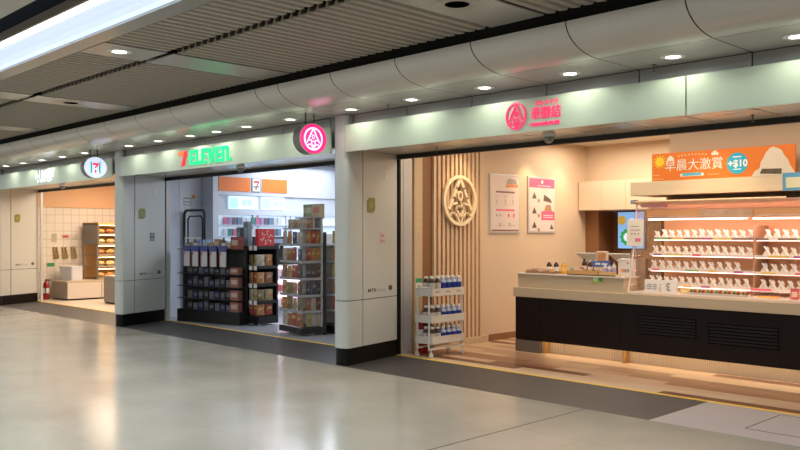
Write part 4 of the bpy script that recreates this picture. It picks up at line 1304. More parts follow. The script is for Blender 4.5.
# ================================================================== CONVENIENCE STORE
XS = -14.10
struct(MB().box((XS - 0.1, 1.13, 0), (XS, 6.0, 3.05)).build('wall_left.001', M_storewall))
struct(MB().box((XS, 5.9, 0), (XW - 0.1, 6.0, 3.05)).build('wall_back.001', M_storewall))
struct(MB().box((XS, 1.13, 3.0), (XW - 0.1, 6.0, 3.1)).build('ceiling.192', M_storewall))
struct(MB().box((XS, 1.14, 0), (FINB[1] - 0.02, 1.2, 2.56)).build('trim_50', M_storewall))
struct(MB().box((FINB[1] - 0.04, 1.10, 0), (FINB[1], 1.16, 2.56)).build('trim_51', M_silver))
# wall notice sheet
nb = thing('notice_sheet', 'white sheet with faint print and orange mark on the wall behind the roll cage', 'notice', (XS, 1.86, 1.84))
MB().box((0, -0.22, 0), (0.006, 0.22, 0.85)).build('sheet', solid((0.75, 0.76, 0.80)), nb)
f = FLAT(FR((0.007, 0, 0), '+x'), 0.001)
f.rect(-0.13, 0.38, 0.02, 0.40).stroke([(-0.13, 0.38), (-0.13, 0.26), (0.02, 0.26), (0.02, 0.38)], 0.012).rect(-0.12, 0.31, 0.01, 0.325)
for k in range(4):
    f.rect(-0.12, 0.20 - 0.05 * k, -0.06, 0.208 - 0.05 * k).rect(0.0, 0.20 - 0.05 * k, 0.08, 0.208 - 0.05 * k)
f.build('print', solid((0.22, 0.20, 0.22)), nb)
FLAT(FR((0.007, 0, 0), '+x'), 0.001).disc(0.07, 0.42, 0.04, 12).build('orange_mark', solid((0.75, 0.35, 0.03)), nb)

# back service unit with orange band
XU = -13.70
su = thing('service_unit', 'tall white service unit with orange band, emblem and lit cabinets', 'service unit', (XU, 2.12, 0))
MB().box((-0.395, 0, 0), (-0.041, 3.4, 2.98)).build('body', mat('unit white', (0.58, 0.61, 0.69), 0.35), su)
MB().box((-0.04, 0, 0), (0.0, 0.12, 2.98)).box((-0.04, 3.2, 0), (0.0, 3.4, 2.98)).box((-0.04, 0.12, 2.30), (0.0, 3.2, 2.98)).box((-0.04, 0.12, 1.92), (0, 3.2, 2.02)).box((-0.04, 0.12, 0), (0, 3.2, 1.0)).build('front_frame', mat('unit white', (0.58, 0.61, 0.69), 0.35), su)
MB().box((0.0, 0.12, 2.375), (0.012, 0.83, 2.645)).box((0.0, 1.11, 2.375), (0.012, 1.72, 2.645)).build('orange_band', M_orange, su)
lg = MB().box((0.0, 0.86, 2.375), (0.014, 1.08, 2.645)).build('emblem', solid((0.25, 0.28, 0.28)), su)
f = FLAT(FR((0.014, 0.97, 2.51), '+x'), 0.002)
f.rect(-0.085, -0.12, 0.085, 0.12)
f.build('emblem_face', WH, lg)
f = FLAT(FR((0.016, 0.97, 2.51), '+x'), 0.002)
f.poly([(-0.06, 0.045), (0.04, 0.045), (0.02, 0.0), (0.07, 0.05), (0.06, 0.085), (-0.06, 0.085)]).poly([(0.07, 0.06), (0.05, 0.03), (0.01, -0.04), (0.01, -0.09), (-0.03, -0.09), (-0.02, -0.03), (0.03, 0.04)])
f.build('emblem_numeral', solid((0.65, 0.03, 0.03)), lg)
FLAT(FR((0.018, 0.97, 2.48), '+x'), 0.001).rect(-0.07, -0.018, 0.07, 0.012).build('emblem_stripe', solid((0.10, 0.30, 0.22)), lg)
GLOW = mat('lit cabinet white', (0.8, 0.9, 1), 0.4, emit=(0.55, 0.82, 1.0), estr=0.5)
GLOWB = mat('lit cabinet blue', (0.4, 0.8, 1), 0.4, emit=(0.22, 0.68, 0.95), estr=0.85)
for y0, y1 in ((0.34, 1.00), (1.10, 1.66)):
    lb_ = MB().box((-0.039, y0, 2.03), (0.004, y1, 2.28)).build('lit_sign', GLOW, su, bevel=0.004)
    FLAT(FR((0.005, 0, 0), '+x'), 0.002).rect(y0 + 0.03, 2.06, y0 + 0.22, 2.25).rect(y0 + 0.30, 2.10, y0 + 0.40, 2.22).rect(y0 + 0.43, 2.10, y0 + 0.53, 2.22).build('blue_print', GLOWB, lb_)
# cigarette shelves
for y in (0.90, 1.02, 1.70, 1.82, 2.5):
    MB().box((-0.03, y, 1.0), (0.012, y + 0.05, 1.92)).build('mullion', mat('unit white', (0.58, 0.61, 0.69), 0.35), su)
gs = MB().box((-0.039, 0.12, 1.0), (-0.03, 3.2, 1.92)).build('shelf_back', mat('pale shelf back', (0.7, 0.78, 0.85), 0.4, emit=(0.5, 0.7, 0.9), estr=0.25), su)
mb = MB()
for z in (1.02, 1.27, 1.50, 1.72):
    mb.box((-0.03, 0.14, z), (0.03, 3.2, z + 0.012))
mb.build('display_shelf', solid((0.65, 0.70, 0.75)), su)
cols = [(0.50, 0.15, 0.25), (0.55, 0.60, 0.70), (0.15, 0.22, 0.35), (0.35, 0.22, 0.42), (0.06, 0.22, 0.20), (0.50, 0.52, 0.55), (0.12, 0.12, 0.14)]
pk = None
for zi, z in enumerate((1.732, 1.512, 1.282)):
    for k in range(13):
        y = 2.12 + 0.26 + k * 0.105
        lb = 'small boxed pack, %s shelf of the lit service unit, %s from near end' % (('upper', 'middle', 'lower')[zi], ORD[k + 1])
        o = MB().box((-0.0, -0.045, 0), (0.025, 0.045, 0.14)).build('boxed_pack', solid(cols[(k * 3 + zi) % 7]))
        o.location = (XU + 0.002, y, z)
        tag(o, lb, 'pack', 'boxed packs in the lit service unit')

# store back counter with coffee machine
bc = thing('store_counter', 'white service counter with black top in front of the lit unit', 'counter', (-13.35, 2.62, 0))
MB().box((0, 0, 0), (0.42, 1.6, 0.97)).build('body', mat('counter white', (0.6, 0.62, 0.68), 0.4), bc)
MB().box((-0.02, -0.02, 0.97), (0.56, 1.62, 1.00)).build('top', M_black, bc)
for z in (0.18, 0.45, 0.72):
    lampo = MB().box((0.42, 0.03, z), (0.54, 1.58, z + 0.015)).build('shelf', mat('chiller shelf', (0.8, 0.75, 0.8), 0.3), bc)
    MB().box((0.422, 0.05, z + 0.18), (0.45, 1.55, z + 0.205)).build('lamp', mat('chiller lamp', (1, 0.9, 0.95), 0.4, emit=(1.0, 0.80, 0.90), estr=5), lampo)
ci = 0
for zi, z in enumerate((0.196, 0.466, 0.736)):
    for k in range(7):
        y = 2.76 + k * 0.215
        o = MB().rbox((0, -0.09, 0), (0.07, 0.09, 0.13), 0.015, 'x').build('chilled_pack', solid([(0.75, 0.25, 0.35), (0.8, 0.7, 0.75), (0.6, 0.1, 0.12), (0.78, 0.6, 0.65)][(k + zi) % 4]))
        o.location = (-12.895, y, z)
        tag(o, 'chilled pack, %s shelf of the pink-lit chiller, %s from near end' % (['lowest', 'middle', 'highest'][zi], ORD[k + 1]), 'pack', 'chilled packs under the store counter')
cm = thing('coffee_machine', 'black coffee machine on the black-topped store counter', 'coffee machine', (-13.08, 3.02, 1.0))
MB().rbox((-0.2, -0.30, 0), (0.2, 0.30, 0.10), 0.03).build('base', M_black, cm, bevel=0.005)
MB().rbox((-0.2, -0.30, 0.10), (0.0, 0.30, 0.42), 0.03).build('body', M_black, cm, bevel=0.005)
MB().rbox((-0.2, -0.32, 0.34), (0.2, 0.32, 0.50), 0.03).build('head', mat('machine dark blue', (0.03, 0.035, 0.05), 0.3), cm, bevel=0.01)
MB().tube((0.1, -0.1, 0.34), (0.1, -0.1, 0.27), 0.02).tube((0.1, 0.1, 0.34), (0.1, 0.1, 0.27), 0.02).build('spout', M_chrome, cm)
MB().box((0.2, -0.2, 0.38), (0.205, 0.2, 0.46)).build('display', solid((0.25, 0.3, 0.38), 0.2), cm)
ps = thing('wall_poster', 'white poster with dark blue print on the store back wall', 'poster', (-10.7, 5.89, 2.0))
MB().box((-0.45, -0.006, -0.3), (0.5, 0, 0.45)).build('sheet', solid((0.75, 0.76, 0.80)), ps)
FLAT(FR((0, -0.006, 0)), 0.001).poly([(-0.35, 0.18), (-0.1, 0.10), (0.45, 0.2), (0.45, 0.28), (-0.1, 0.22)]).rect(-0.1, -0.12, 0.4, -0.05).build('print', solid((0.04, 0.06, 0.25)), ps)

# -- product shapes
def bag_mesh(w_, h_, d):
    mb = MB()
    nx, nz = 6, 7
    for sgn in (-1, 1):
        o = len(mb.v)
        vs_ = []
        for j in range(nz + 1):
            for i in range(nx + 1):
                u, v = i / nx, j / nz
                th = d / 2 * (math.sin(PI * u) ** 0.5) * (math.sin(PI * (0.04 + 0.92 * v)) ** 0.5)
                vs_.append(((u - 0.5) * w_ * (1 - 0.08 * math.sin(PI * v)), sgn * th, v * h_))
        fs = []
        for j in range(nz):
            for i in range(nx):
                q = (j * (nx + 1) + i, j * (nx + 1) + i + 1, (j + 1) * (nx + 1) + i + 1, (j + 1) * (nx + 1) + i)
                fs.append(q if sgn < 0 else q[::-1])
        mb.add(vs_, fs)
    return mb
SN = [(0.42, 0.20, 0.10), (0.20, 0.12, 0.08), (0.55, 0.42, 0.22), (0.12, 0.10, 0.10), (0.50, 0.10, 0.07), (0.60, 0.55, 0.48), (0.30, 0.22, 0.12), (0.55, 0.50, 0.20), (0.10, 0.14, 0.22), (0.60, 0.28, 0.10)]
cname = {0: 'reddish brown', 1: 'dark brown', 2: 'tan', 3: 'black', 4: 'red', 5: 'off-white', 6: 'olive brown', 7: 'yellow', 8: 'navy', 9: 'orange'}
_bag = {}
def bag(label, loc, rz, ci, w_, h_, group, seed=0, name='snack_bag'):
    key = (ci,)
    if key not in _bag:
        o = bag_mesh(1, 1, 0.35).build(name, mat('bag ' + cname[ci], tuple(0.75 * c for c in SN[ci]), 0.3, vary=0.85, vscale=3.2), smooth=True)
        pt = FLAT(FR((0.05 * (ci % 3 - 1), -0.145, 0.60 - 0.05 * (ci % 4))), 0.02).disc(0, 0, 0.26, 12, ry=0.12 + 0.02 * (ci % 3)).build('label_patch', solid([(0.55, 0.35, 0.2), (0.5, 0.4, 0.3), (0.45, 0.12, 0.08), (0.45, 0.42, 0.4), (0.6, 0.5, 0.2)][ci % 5]), o)
        _bag[key] = o
        r = o
    else:
        src = _bag[key]
        r = src.copy()
        COL.objects.link(r)
        for ch in src.children:
            c = ch.copy()
            COL.objects.link(c)
            c.parent = r
    r.location = loc
    r.rotation_euler = (0, 0, rz)
    r.scale = (w_, w_ * 0.8, h_)
    tag(r, label, 'snack bag', group)
    return r
def carton(label, x0, y0, z0, w_, d, h_, col, pcol, group=None, name='product_box', face='-y'):
    o = MB().box((-w_ / 2, 0, 0), (w_ / 2, d, h_)).build(name, mat('box %.2f %.2f %.2f' % col, col, 0.4, vary=0.15, vscale=20))
    FLAT(FR((0, -0.0005, h_ * 0.5)), 0.001).rect(-w_ * 0.36, -h_ * 0.18, w_ * 0.36, h_ * 0.25).build('label_patch', solid(pcol), o)
    o.location = (x0, y0, z0)
    if face == '+x':
        o.rotation_euler = (0, 0, PI / 2)
    tag(o, label, 'box', group)
    return o

# roll cage / trolley behind the rack
rc = thing('folded_trolley', 'black folded trolley frame standing behind the black product rack', 'trolley', (-13.70, 1.72, 0))
MB().path([(-0.36, 0, 0.03), (-0.36, 0, 1.93), (-0.30, 0, 1.99), (0.30, 0, 1.99), (0.36, 0, 1.93), (0.36, 0, 0.03)], 0.025, 8).build('frame', M_black, rc)
MB().path([(-0.26, 0.02, 0.4), (-0.26, 0.02, 1.82), (-0.20, 0.02, 1.88), (0.20, 0.02, 1.88), (0.26, 0.02, 1.82), (0.26, 0.02, 0.4)], 0.016, 8).build('inner_frame', M_black, rc)
MB().box((-0.36, -0.02, 0.03), (0.36, 0.12, 0.07)).build('deck', M_black, rc)

# black rack with hanging cards, standing at a slight angle
AX, AY, AR = -13.40, 1.20, 0.22
def PA(u, v):
    return (AX + u * math.cos(AR) - v * math.sin(AR), AY + u * math.sin(AR) + v * math.cos(AR))
ra = thing('product_rack', 'black product rack with hanging white and blue cards at the store entrance', 'rack', (AX, AY, 0), AR)
RL = 1.52
MB().box((0, 0.0, 0.0), (RL, 0.20, 0.22)).build('base', M_black, ra)
MB().box((0, 0.18, 0.22), (RL, 0.20, 1.30)).build('back_panel', mat('rack back', (0.02, 0.02, 0.022), 0.5), ra)
for x in (0.0, RL - 0.03):
    MB().box((x, 0.16, 0.22), (x + 0.03, 0.18, 1.285)).build('end_post', M_black, ra)
for z in (0.42, 0.64, 0.86, 1.29):
    MB().box((0.0, 0.0, z - 0.012), (RL, 0.18, z)).build('shelf', M_black, ra)
MB().box((0.20, -0.006, 1.47), (0.60, 0.0, 1.49)).box((0.20, 0.0, 1.29), (0.205, 0.004, 1.49)).box((0.595, 0.0, 1.29), (0.60, 0.004, 1.49)).build('price_strip', WH, ra)
GA = 'hanging cards on the black product rack'
for k, u in enumerate((0.29, 0.50, 0.72, 0.94, 1.17)):
    w2, h2 = 0.155, 0.31
    t = thing('hanging_card', 'white hanging card with blue top on the black rack, %s from the trolley end' % ORD[k + 1], 'card', (*PA(u, -0.05), 0.985), AR, group=GA)
    MB().box((-w2 / 2, 0, 0), (w2 / 2, 0.02, h2)).build('card', mat('card white', (0.62, 0.60, 0.62), 0.4), t, bevel=0.004)
    MB().box((-w2 / 2 - 0.008, -0.004, h2 * 0.84), (w2 / 2 + 0.008, 0.024, h2 + 0.05)).build('blue_top', solid((0.07, 0.09, 0.30)), t)
    MB().tube((0, 0.01, h2 - 0.02), (0, 0.052, h2 - 0.028), 0.004, 6).build('hook', M_chrome, t)
    FLAT(FR((0, -0.0005, 0)), 0.001).rect(-w2 * 0.48, 0.0, -w2 * 0.36, h2 * 0.8).poly([(-w2 * 0.36, h2 * 0.6), (-w2 * 0.36, h2 * 0.8), (-w2 * 0.1, h2 * 0.8)]).build('red_print', solid((0.45, 0.10, 0.12)), t)
topc = [(0.25, 0.22, 0.12), (0.12, 0.10, 0.09), (0.10, 0.20, 0.55), (0.30, 0.45, 0.66), (0.50, 0.30, 0.10), (0.42, 0.26, 0.14), (0.14, 0.07, 0.06), (0.50, 0.42, 0.34)]
topn = ['olive', 'black', 'blue', 'pale blue', 'ochre', 'tan', 'dark brown', 'beige']
for k in range(8):
    if k in (1, 6):
        bottle('sauce_bottle', '%s sauce bottle on the top of the black product rack' % topn[k], (*PA(0.24 + k * 0.138, 0.09), 1.291), 0.20, 0.035, solid(topc[k], 0.2), M_black, WH)
        continue
    o = carton('%s box on the top of the black product rack' % topn[k], *PA(0.24 + k * 0.138, 0.05), 1.291, 0.12, 0.09, random.uniform(0.10, 0.18), topc[k], (0.5, 0.45, 0.4), 'boxes on top of the black rack')
    o.rotation_euler = (0, 0, AR)
o = carton('maroon and beige box at the right end of the black rack top', *PA(1.38, 0.03), 1.291, 0.19, 0.12, 0.21, (0.30, 0.06, 0.05), (0.5, 0.4, 0.3))
o.rotation_euler = (0, 0, AR)
fl4 = ['lowest', 'second lowest', 'middle', 'upper']
for zi, z in enumerate((0.221, 0.421, 0.641, 0.861)):
    hmax = 0.115 if zi == 3 else 0.165
    for k in range(8):
        c = [(0.02, 0.02, 0.025), (0.11, 0.11, 0.13), (0.015, 0.025, 0.09), (0.07, 0.07, 0.08)][(k + zi) % 4]
        lb = 'dim dark pack, %s shelf of the black rack, %s from trolley end' % (fl4[zi], ORD[k + 1])
        o = carton(lb, *PA(0.29 + k * 0.133, 0.04), z, 0.11, 0.08, hmax * random.uniform(0.65, 1), c, (0.13, 0.13, 0.15), 'dark packs on the black rack', name='product_pack')
        o.rotation_euler = (0, 0, AR)
    o = carton('brown noodle pack on the %s shelf of the black rack' % fl4[zi], *PA(1.37, 0.03), z, 0.19, 0.1, hmax, (0.33, 0.13, 0.10), (0.52, 0.42, 0.34), 'brown packs at the end of the black rack')
    o.rotation_euler = (0, 0, AR)

# end unit B
ub_ = thing('shelf_unit', 'black shelf unit of snacks with a red box on top, next to the product rack', 'shelf unit', (-12.50, 1.745, 0))
UW, UD = 0.84, 0.40
MB().box((0, 0.0, 0.03), (UW, UD, 0.16)).build('base', M_black, ub_)
MB().box((0.0, 0, 0.16), (0.03, UD, 1.36)).build('side_panel', M_black, ub_)
MB().box((0.03, UD - 0.03, 0.16), (UW, UD, 1.36)).build('back_panel', M_black, ub_)
SZ = [0.17, 0.42, 0.71, 1.01, 1.345]
for z in SZ[1:]:
    s_ = MB().box((0.03, 0, z - 0.05), (UW, UD - 0.03, z)).build('shelf', M_black, ub_)
    for x in (0.56, 0.70):
        MB().box((x, -0.006, z - 0.075), (x + 0.09, 0.0, z + 0.0)).build('price_card', WH, s_)
for x in (0.6, 0.80):
    MB().box((x, -0.002, 0.0), (x + 0.03, 0.04, 0.03)).build('foot', M_chrome, ub_)
GB = 'snack bags on the black shelf unit'
rowc = [(4, 4, 9, 4), (5, 7, 6, 2), (9, 4, 9, 0), (6, 7, 5, 9)]
rown = ['lowest', 'second lowest', 'second highest', 'highest']
for zi, z in enumerate(SZ[:4]):
    for k in range(2):
        ci_ = rowc[zi][k]
        bag('%s snack bag on the %s shelf of the shelf unit, front side, %s' % (cname[ci_], rown[zi], ('left', 'right')[k]), (-12.30 + 0.34 + k * 0.15, 1.80, z), random.uniform(-0.1, 0.1), ci_, 0.145, 0.19, GB)
    for k in range(2):
        ci_ = rowc[zi][2 + k]
        bag('%s snack bag on the %s shelf of the shelf unit, open side, %s' % (cname[ci_], rown[zi], ('near', 'deeper')[k]), (-11.725, 1.83 + k * 0.17, z), PI / 2 + random.uniform(-0.05, 0.05), ci_, 0.165, 0.19, GB)
carton('tall blue-grey box on the shelf unit, farther from the red gift box', -12.34, 1.79, 1.346, 0.12, 0.08, 0.32, (0.16, 0.22, 0.26), (0.30, 0.36, 0.40))
carton('tallest blue-grey box on the shelf unit, next to the red gift box', -12.19, 1.84, 1.346, 0.14, 0.08, 0.42, (0.20, 0.25, 0.30), (0.34, 0.40, 0.46))
rbx = carton('large red patterned gift box on top of the shelf unit', -11.65, 1.87, 1.346, 0.32, 0.09, 0.29, (0.62, 0.03, 0.04), (0.62, 0.03, 0.04), face='+x')
rbx.location = (-11.70, 1.93, 1.346)
f = FLAT(FR((0, -0.002, 0.145)), 0.002)
for k in range(6):
    a = k * 1.05
    f.stroke([(0.05 * math.cos(a), 0.05 * math.sin(a)), (0.10 * math.cos(a + 0.5), 0.10 * math.sin(a + 0.5)), (0.125 * math.cos(a + 0.2), 0.12 * math.sin(a + 0.2))], 0.016)
f.build('gold_pattern', solid((0.75, 0.55, 0.40)), rbx)

# gondola C, standing at a slight angle
CXO, CYO, CR = -10.735, 1.49, -0.155
def PC(u, v):
    return (CXO + u * math.cos(CR) - v * math.sin(CR), CYO + u * math.sin(CR) + v * math.cos(CR))
gc = thing('snack_gondola', 'tall black and white snack gondola with angled front at the store entrance', 'gondola', (CXO, CYO, 0), CR)
GW, GD = 0.74, 0.40
MB().box((0, 0, 0.03), (GW, GD, 0.12)).build('base', M_black, gc, bevel=0.004)
MB().box((0.0, GD - 0.03, 0.12), (GW - 0.05, GD, 1.80)).build('back_panel', M_white, gc)
MB().box((GW - 0.035, GD - 0.005, 0.0), (GW, GD + 0.035, 1.58)).build('post', M_black, gc)
GZ = [0.13, 0.38, 0.62, 0.88, 1.14, 1.40]
for z in GZ[1:]:
    s_ = MB().box((0.01, 0.02, z - 0.03), (GW - 0.02, GD - 0.03, z - 0.005)).build('shelf', mat('shelf white', (0.48, 0.48, 0.50), 0.35), gc)
    MB().box((0.0, 0.012, z - 0.035), (GW - 0.01, 0.02, z + 0.005)).box((GW - 0.02, 0.02, z - 0.035), (GW - 0.012, GD - 0.02, z + 0.005)).build('price_rail', mat('price rail clear', (0.38, 0.38, 0.40), 0.25), s_)
MB().box((0.01, 0.06, 1.62), (GW - 0.02, GD - 0.03, 1.64)).build('shelf', mat('shelf white', (0.48, 0.48, 0.50), 0.35), gc)
MB().box((0.25, GD - 0.25, 1.79), (GW, GD, 1.81)).build('top_shelf', mat('shelf white', (0.48, 0.48, 0.50), 0.35), gc)
for x in (0.30, 0.70):
    MB().box((x, GD - 0.2, 1.64), (x + 0.03, GD - 0.17, 1.79)).build('bracket', M_white, gc)
GC = 'snack bags on the tall snack gondola'
pal = [[5, 0, 4, 0, 7, 5, 5], [9, 6, 2, 6, 0, 5, 1], [2, 6, 2, 1, 3, 8, 3], [6, 2, 4, 3, 3, 3, 1], [5, 0, 4, 8, 4, 9, 9], [5, 9, 8, 5, 9, 4, 9]]
gn = ['lowest', 'second lowest', 'third', 'fourth', 'fifth', 'sixth']
for zi, z in enumerate(GZ):
    hb = 0.205 if zi else 0.22
    for k in range(4):
        ci_ = pal[zi][k]
        bag('%s snack bag, %s shelf up of gondola, front face, %s' % (cname[ci_], gn[zi], ORD[k + 1]), (*PC(0.09 + k * 0.165, 0.06), z), CR + random.uniform(-0.2, 0.2), ci_, 0.165, hb * random.uniform(0.85, 1.03), GC)
    for k in range(3):
        ci_ = pal[zi][4 + k]
        bag('%s snack bag, %s shelf up of gondola, open side, %s' % (cname[ci_], gn[zi], ORD[k + 1]), (*PC(0.665, 0.16 + k * 0.09), z), PI / 2 + CR + random.uniform(-0.1, 0.1), ci_, 0.092, hb * random.uniform(0.85, 1), GC)
for k in range(5):
    ci_ = [5, 2, 5, 5, 0][k]
    bag('%s snack bag lying on the uppermost bag shelf of the gondola, %s' % (cname[ci_], ORD[k + 1]), (*PC(0.09 + k * 0.15, 0.17), 1.641), 0.1, ci_, 0.145, 0.14, GC)
tb = [((0.30, 0.22, 0.20), 'brown slim'), ((0.30, 0.42, 0.25), 'green illustrated'), ((0.60, 0.50, 0.30), 'cream and red illustrated')]
for k, (c, nm) in enumerate(tb):
    carton('%s box on the very top of the gondola' % nm, -10.37 + [0, 0.14, 0.36][k], 1.72 - 0.03 * k, 1.811, [0.07, 0.19, 0.21][k], 0.08, 0.20, c, (0.62, 0.60, 0.48) if k < 2 else (0.65, 0.25, 0.22), 'boxes on the gondola top')
# second gondola bay behind
g2 = thing('snack_gondola', 'second snack gondola bay behind the tall one, half hidden by the pillar', 'gondola', (-10.43, 1.95, 0))
MB().box((0, 0, 0.0), (0.55, 2.0, 0.12)).build('base', M_black, g2)
MB().box((0.0, 0, 0.12), (0.04, 2.0, 1.55)).build('back_panel', M_white, g2)
for z in GZ[1:]:
    MB().box((0.04, 0, z - 0.03), (0.53, 2.0, z - 0.005)).build('shelf', mat('shelf white', (0.48, 0.48, 0.50), 0.35), g2)
for zi, z in enumerate(GZ):
    for k in range(3):
        ci_ = [3, 4, 0, 7, 9, 7][zi] if k != 1 else [1, 0, 3, 2, 7, 4][zi]
        bag('%s snack bag, %s shelf up of second gondola, %s inward' % (cname[ci_], gn[zi], ORD[k + 1]), (-9.99, 2.05 + k * 0.2, z), PI / 2 + random.uniform(-0.1, 0.1), ci_, 0.18, 0.20, 'snack bags on the second gondola')

# ================================================================== BAKERY
XBW = -20.35
M_wtile = brickmat('white wall tile', (0.68, 0.62, 0.55), (0.70, 0.64, 0.57), (0.46, 0.40, 0.34), 0.2, 0.2, 0.006, 0.3, axes='yz', origin=(0, 0.02))
struct(MB().box((XBW - 0.1, 1.13, 0), (XBW, 6.0, 2.20)).build('wall_left.002', M_wtile))
struct(MB().box((XBW - 0.1, 1.13, 2.20), (XBW + 0.03, 6.0, 3.05)).build('wall_left_upper', mat('bakery peach wall', (0.68, 0.42, 0.24), 0.6)))
struct(MB().box((XBW, 5.9, 0), (XS - 0.1, 6.0, 3.05)).build('wall_back.002', mat('bakery peach wall', (0.68, 0.42, 0.24), 0.6)))
struct(MB().box((XBW, 1.13, 3.0), (XS - 0.1, 6.0, 3.1)).build('ceiling.193', M_white))
struct(MB().box((XBW, 1.14, 0), (-19.98, 1.2, 2.56)).build('trim_60', M_cream2))
struct(MB().box((-19.47, 1.10, 0), (-19.42, 1.16, 2.56)).box((-19.99, 1.14, 0), (-19.90, 1.22, 2.56)).build('trim_61', M_silver))

def cabinet(label, x0, x1, y0, y1, h_, ndoor):
    t = thing('base_cabinet', label, 'cabinet', (x0, y0, 0))
    MB().box((0, 0, 0.03), (x1 - x0, y1 - y0, h_ - 0.03)).build('body', mat('cabinet taupe', (0.30, 0.25, 0.20), 0.45), t)
    MB().box((-0.005, -0.005, h_ - 0.03), (x1 - x0 + 0.01, y1 - y0 + 0.005, h_)).build('top', M_lwoodx, t)
    MB().box((0.02, 0.02, 0), (x1 - x0 - 0.02, y1 - y0 - 0.02, 0.03)).build('plinth', M_kick, t)
    L_ = (y1 - y0) / ndoor
    for k in range(ndoor):
        MB().box((x1 - x0, k * L_ + 0.01, 0.04), (x1 - x0 + 0.015, (k + 1) * L_ - 0.01, h_ - 0.04)).build('door', mat('cabinet cream', (0.66, 0.58, 0.50), 0.4), t, bevel=0.002)
    return t
cabinet('long low cabinet with cream doors under the bread rack', -20.10, -19.20, 1.62, 4.10, 0.45, 3)
cabinet('taller grey cabinet at the bakery entrance beside the pillar', -17.99, -17.30, 1.95, 3.4, 0.62, 2)
bs_ = thing('display_box', 'pale storage box with rounded lid standing on the low bakery cabinet', 'box', (-19.72, 1.93, 0.45))
MB().rbox((-0.36, -0.14, 0), (0.36, 0.14, 0.30), 0.04).build('box', mat('grey plastic', (0.62, 0.62, 0.66), 0.4), bs_, bevel=0.01)
MB().rbox((-0.37, -0.15, 0.30), (0.37, 0.15, 0.33), 0.04).build('lid', mat('grey plastic', (0.62, 0.62, 0.66), 0.4), bs_)
br = thing('bread_rack', 'tall warm-lit bread display rack standing on the low bakery cabinet', 'bread rack', (-20.2, 2.42, 0.45))
MB().box((0, 0, 0.85), (0.85, 0.04, 1.36)).box((0.78, 0, 0), (0.82, 0.04, 0.85)).build('end_panel', mat('rack slate', (0.16, 0.14, 0.12), 0.4), br)
MB().box((0, 0.04, 0), (0.03, 1.60, 1.36)).build('back_panel', mat('rack wood', (0.62, 0.36, 0.15), 0.5), br)
MB().box((0, 0.0, 1.33), (0.88, 1.62, 1.38)).build('canopy', mat('rack wood', (0.62, 0.36, 0.15), 0.5), br)
RZ = [0.02, 0.30, 0.58, 0.84, 1.08]
for z in RZ:
    s_ = MB().box((0.03, 0.04, z), (0.80, 1.60, z + 0.015)).build('shelf', mat('rack shelf', (0.25, 0.18, 0.12), 0.4), br)
    MB().box((0.80, 0.04, z - 0.005), (0.81, 1.60, z + 0.03)).build('price_rail', solid((0.45, 0.35, 0.25)), s_)
    MB().box((0.66, 0.06, z + 0.225), (0.69, 1.58, z + 0.235)).build('lamp', mat('bread lamp', (1, 0.8, 0.5), 0.4, emit=(1.0, 0.64, 0.28), estr=13), s_)
BRD = [(0.62, 0.34, 0.12), (0.70, 0.46, 0.20), (0.45, 0.20, 0.07), (0.75, 0.60, 0.35)]
bn_ = ['golden', 'pale golden', 'dark brown', 'cream']
loaf = {}
for zi, z in enumerate(RZ):
    for k in range(6):
        c = (k * 2 + zi) % 4
        lb = '%s bread roll, %s shelf of the bread rack, %s from near end' % (bn_[c], ['lowest', 'second lowest', 'middle', 'second highest', 'highest'][zi], ORD[k + 1])
        if c not in loaf:
            mb = MB()
            pr_ = [(math.sin(PI * t / 6) * (0.09 if 0 < t < 6 else 0.02), 0.0) for t in range(7)]
            # rounded loaf
            vs_, fs = [], []
            N_, K_ = 7, 10
            for i in range(N_):
                u = i / (N_ - 1) * 2 - 1
                rr = 0.02 + 0.98 * math.sqrt(max(0, 1 - u * u))
                for j in range(K_):
                    a = 2 * PI * j / K_
                    vs_.append((0.10 * rr * math.cos(a), u * 0.115, 0.065 + 0.065 * rr * math.sin(a)))
            for i in range(N_ - 1):
                for j in range(K_):
                    fs.append((i * K_ + j, i * K_ + (j + 1) % K_, (i + 1) * K_ + (j + 1) % K_, (i + 1) * K_ + j))
            fs += [tuple(range(K_ - 1, -1, -1)), tuple((N_ - 1) * K_ + j for j in range(K_))]
            o = mb.add(vs_, fs).build('bread_roll', mat('crust ' + bn_[c], BRD[c], 0.45, vary=0.3, vscale=12), smooth=True)
            loaf[c] = o
        else:
            o = loaf[c].copy()
            COL.objects.link(o)
        o.location = (-20.2 + 0.62, 2.42 + 0.17 + k * 0.25, 0.45 + z + 0.016)
        tag(o, lb, 'bread', 'bread on the lit rack')
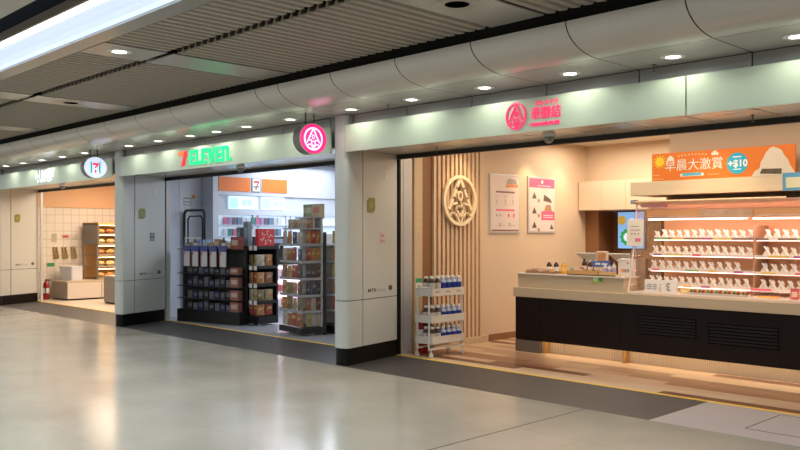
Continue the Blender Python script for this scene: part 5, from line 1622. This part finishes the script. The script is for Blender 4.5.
# hanging tongs and trays beside the rack
for k in range(3):
    t = thing('hanging_tray_bundle', ['bundle of wooden tongs hanging on the tiled wall, nearest the entrance', 'bundle of wooden tongs hanging in the middle on the tiled wall', 'bundle of wooden tongs hanging beside the bread rack'][k], 'tongs', (XBW + 0.01, 1.75 + k * 0.22, 1.0), group='tongs hung on the tiled wall')
    for q in range(2):
        MB().add([(0.0, -0.02 + q * 0.07, 0.22), (0.05, 0.0 + q * 0.07, 0.22), (0.07, 0.03 + q * 0.06 + 0.02, -0.05), (0.0, 0.0 + q * 0.06, -0.05), (0.0, 0.0 + q * 0.07, 0.24), (0.05, 0.02 + q * 0.07, 0.24), (0.09, 0.06 + q * 0.06, -0.05), (0.02, 0.05 + q * 0.06, -0.05)],
                 [(0, 1, 2, 3), (7, 6, 5, 4), (0, 4, 5, 1), (1, 5, 6, 2), (2, 6, 7, 3), (3, 7, 4, 0)]).build('tong', mat('tong wood', (0.42, 0.30, 0.14), 0.5), t)
    MB().tube((0, 0.02, 0.24), (0.06, 0.02, 0.26), 0.008).build('hook', M_chrome, t)
tag(MB().box((XBW + 0.0, 1.72, 1.36), (XBW + 0.012, 1.84, 1.56)).build('switch_plate', solid((0.45, 0.38, 0.28))), 'beige switch plate on the white tiled bakery wall', 'switch')
sg_ = tag(MB().box((XBW, 1.95, 1.44), (XBW + 0.012, 2.35, 1.54)).build('shelf_label', solid((0.60, 0.50, 0.42))), 'red and white strip notice on the tiled wall above the tongs', 'notice')
MB().box((XBW + 0.012, 1.98, 1.46), (XBW + 0.014, 2.12, 1.52)).build('red_print', solid((0.45, 0.06, 0.05)), sg_)
extinguisher('dark red fire extinguisher at the bakery entrance beside the low cabinet', (-19.92, 1.42, 0), 1.0)
nt3 = tag(MB().box((XBW, 1.60, 0.55), (XBW + 0.01, 1.78, 0.85)).build('wall_notice', solid((0.62, 0.58, 0.52))), 'white notice with green header above the bakery fire extinguisher', 'notice')
MB().box((XBW + 0.01, 1.60, 0.76), (XBW + 0.012, 1.78, 0.85)).build('green_header', solid((0.03, 0.25, 0.08)), nt3)
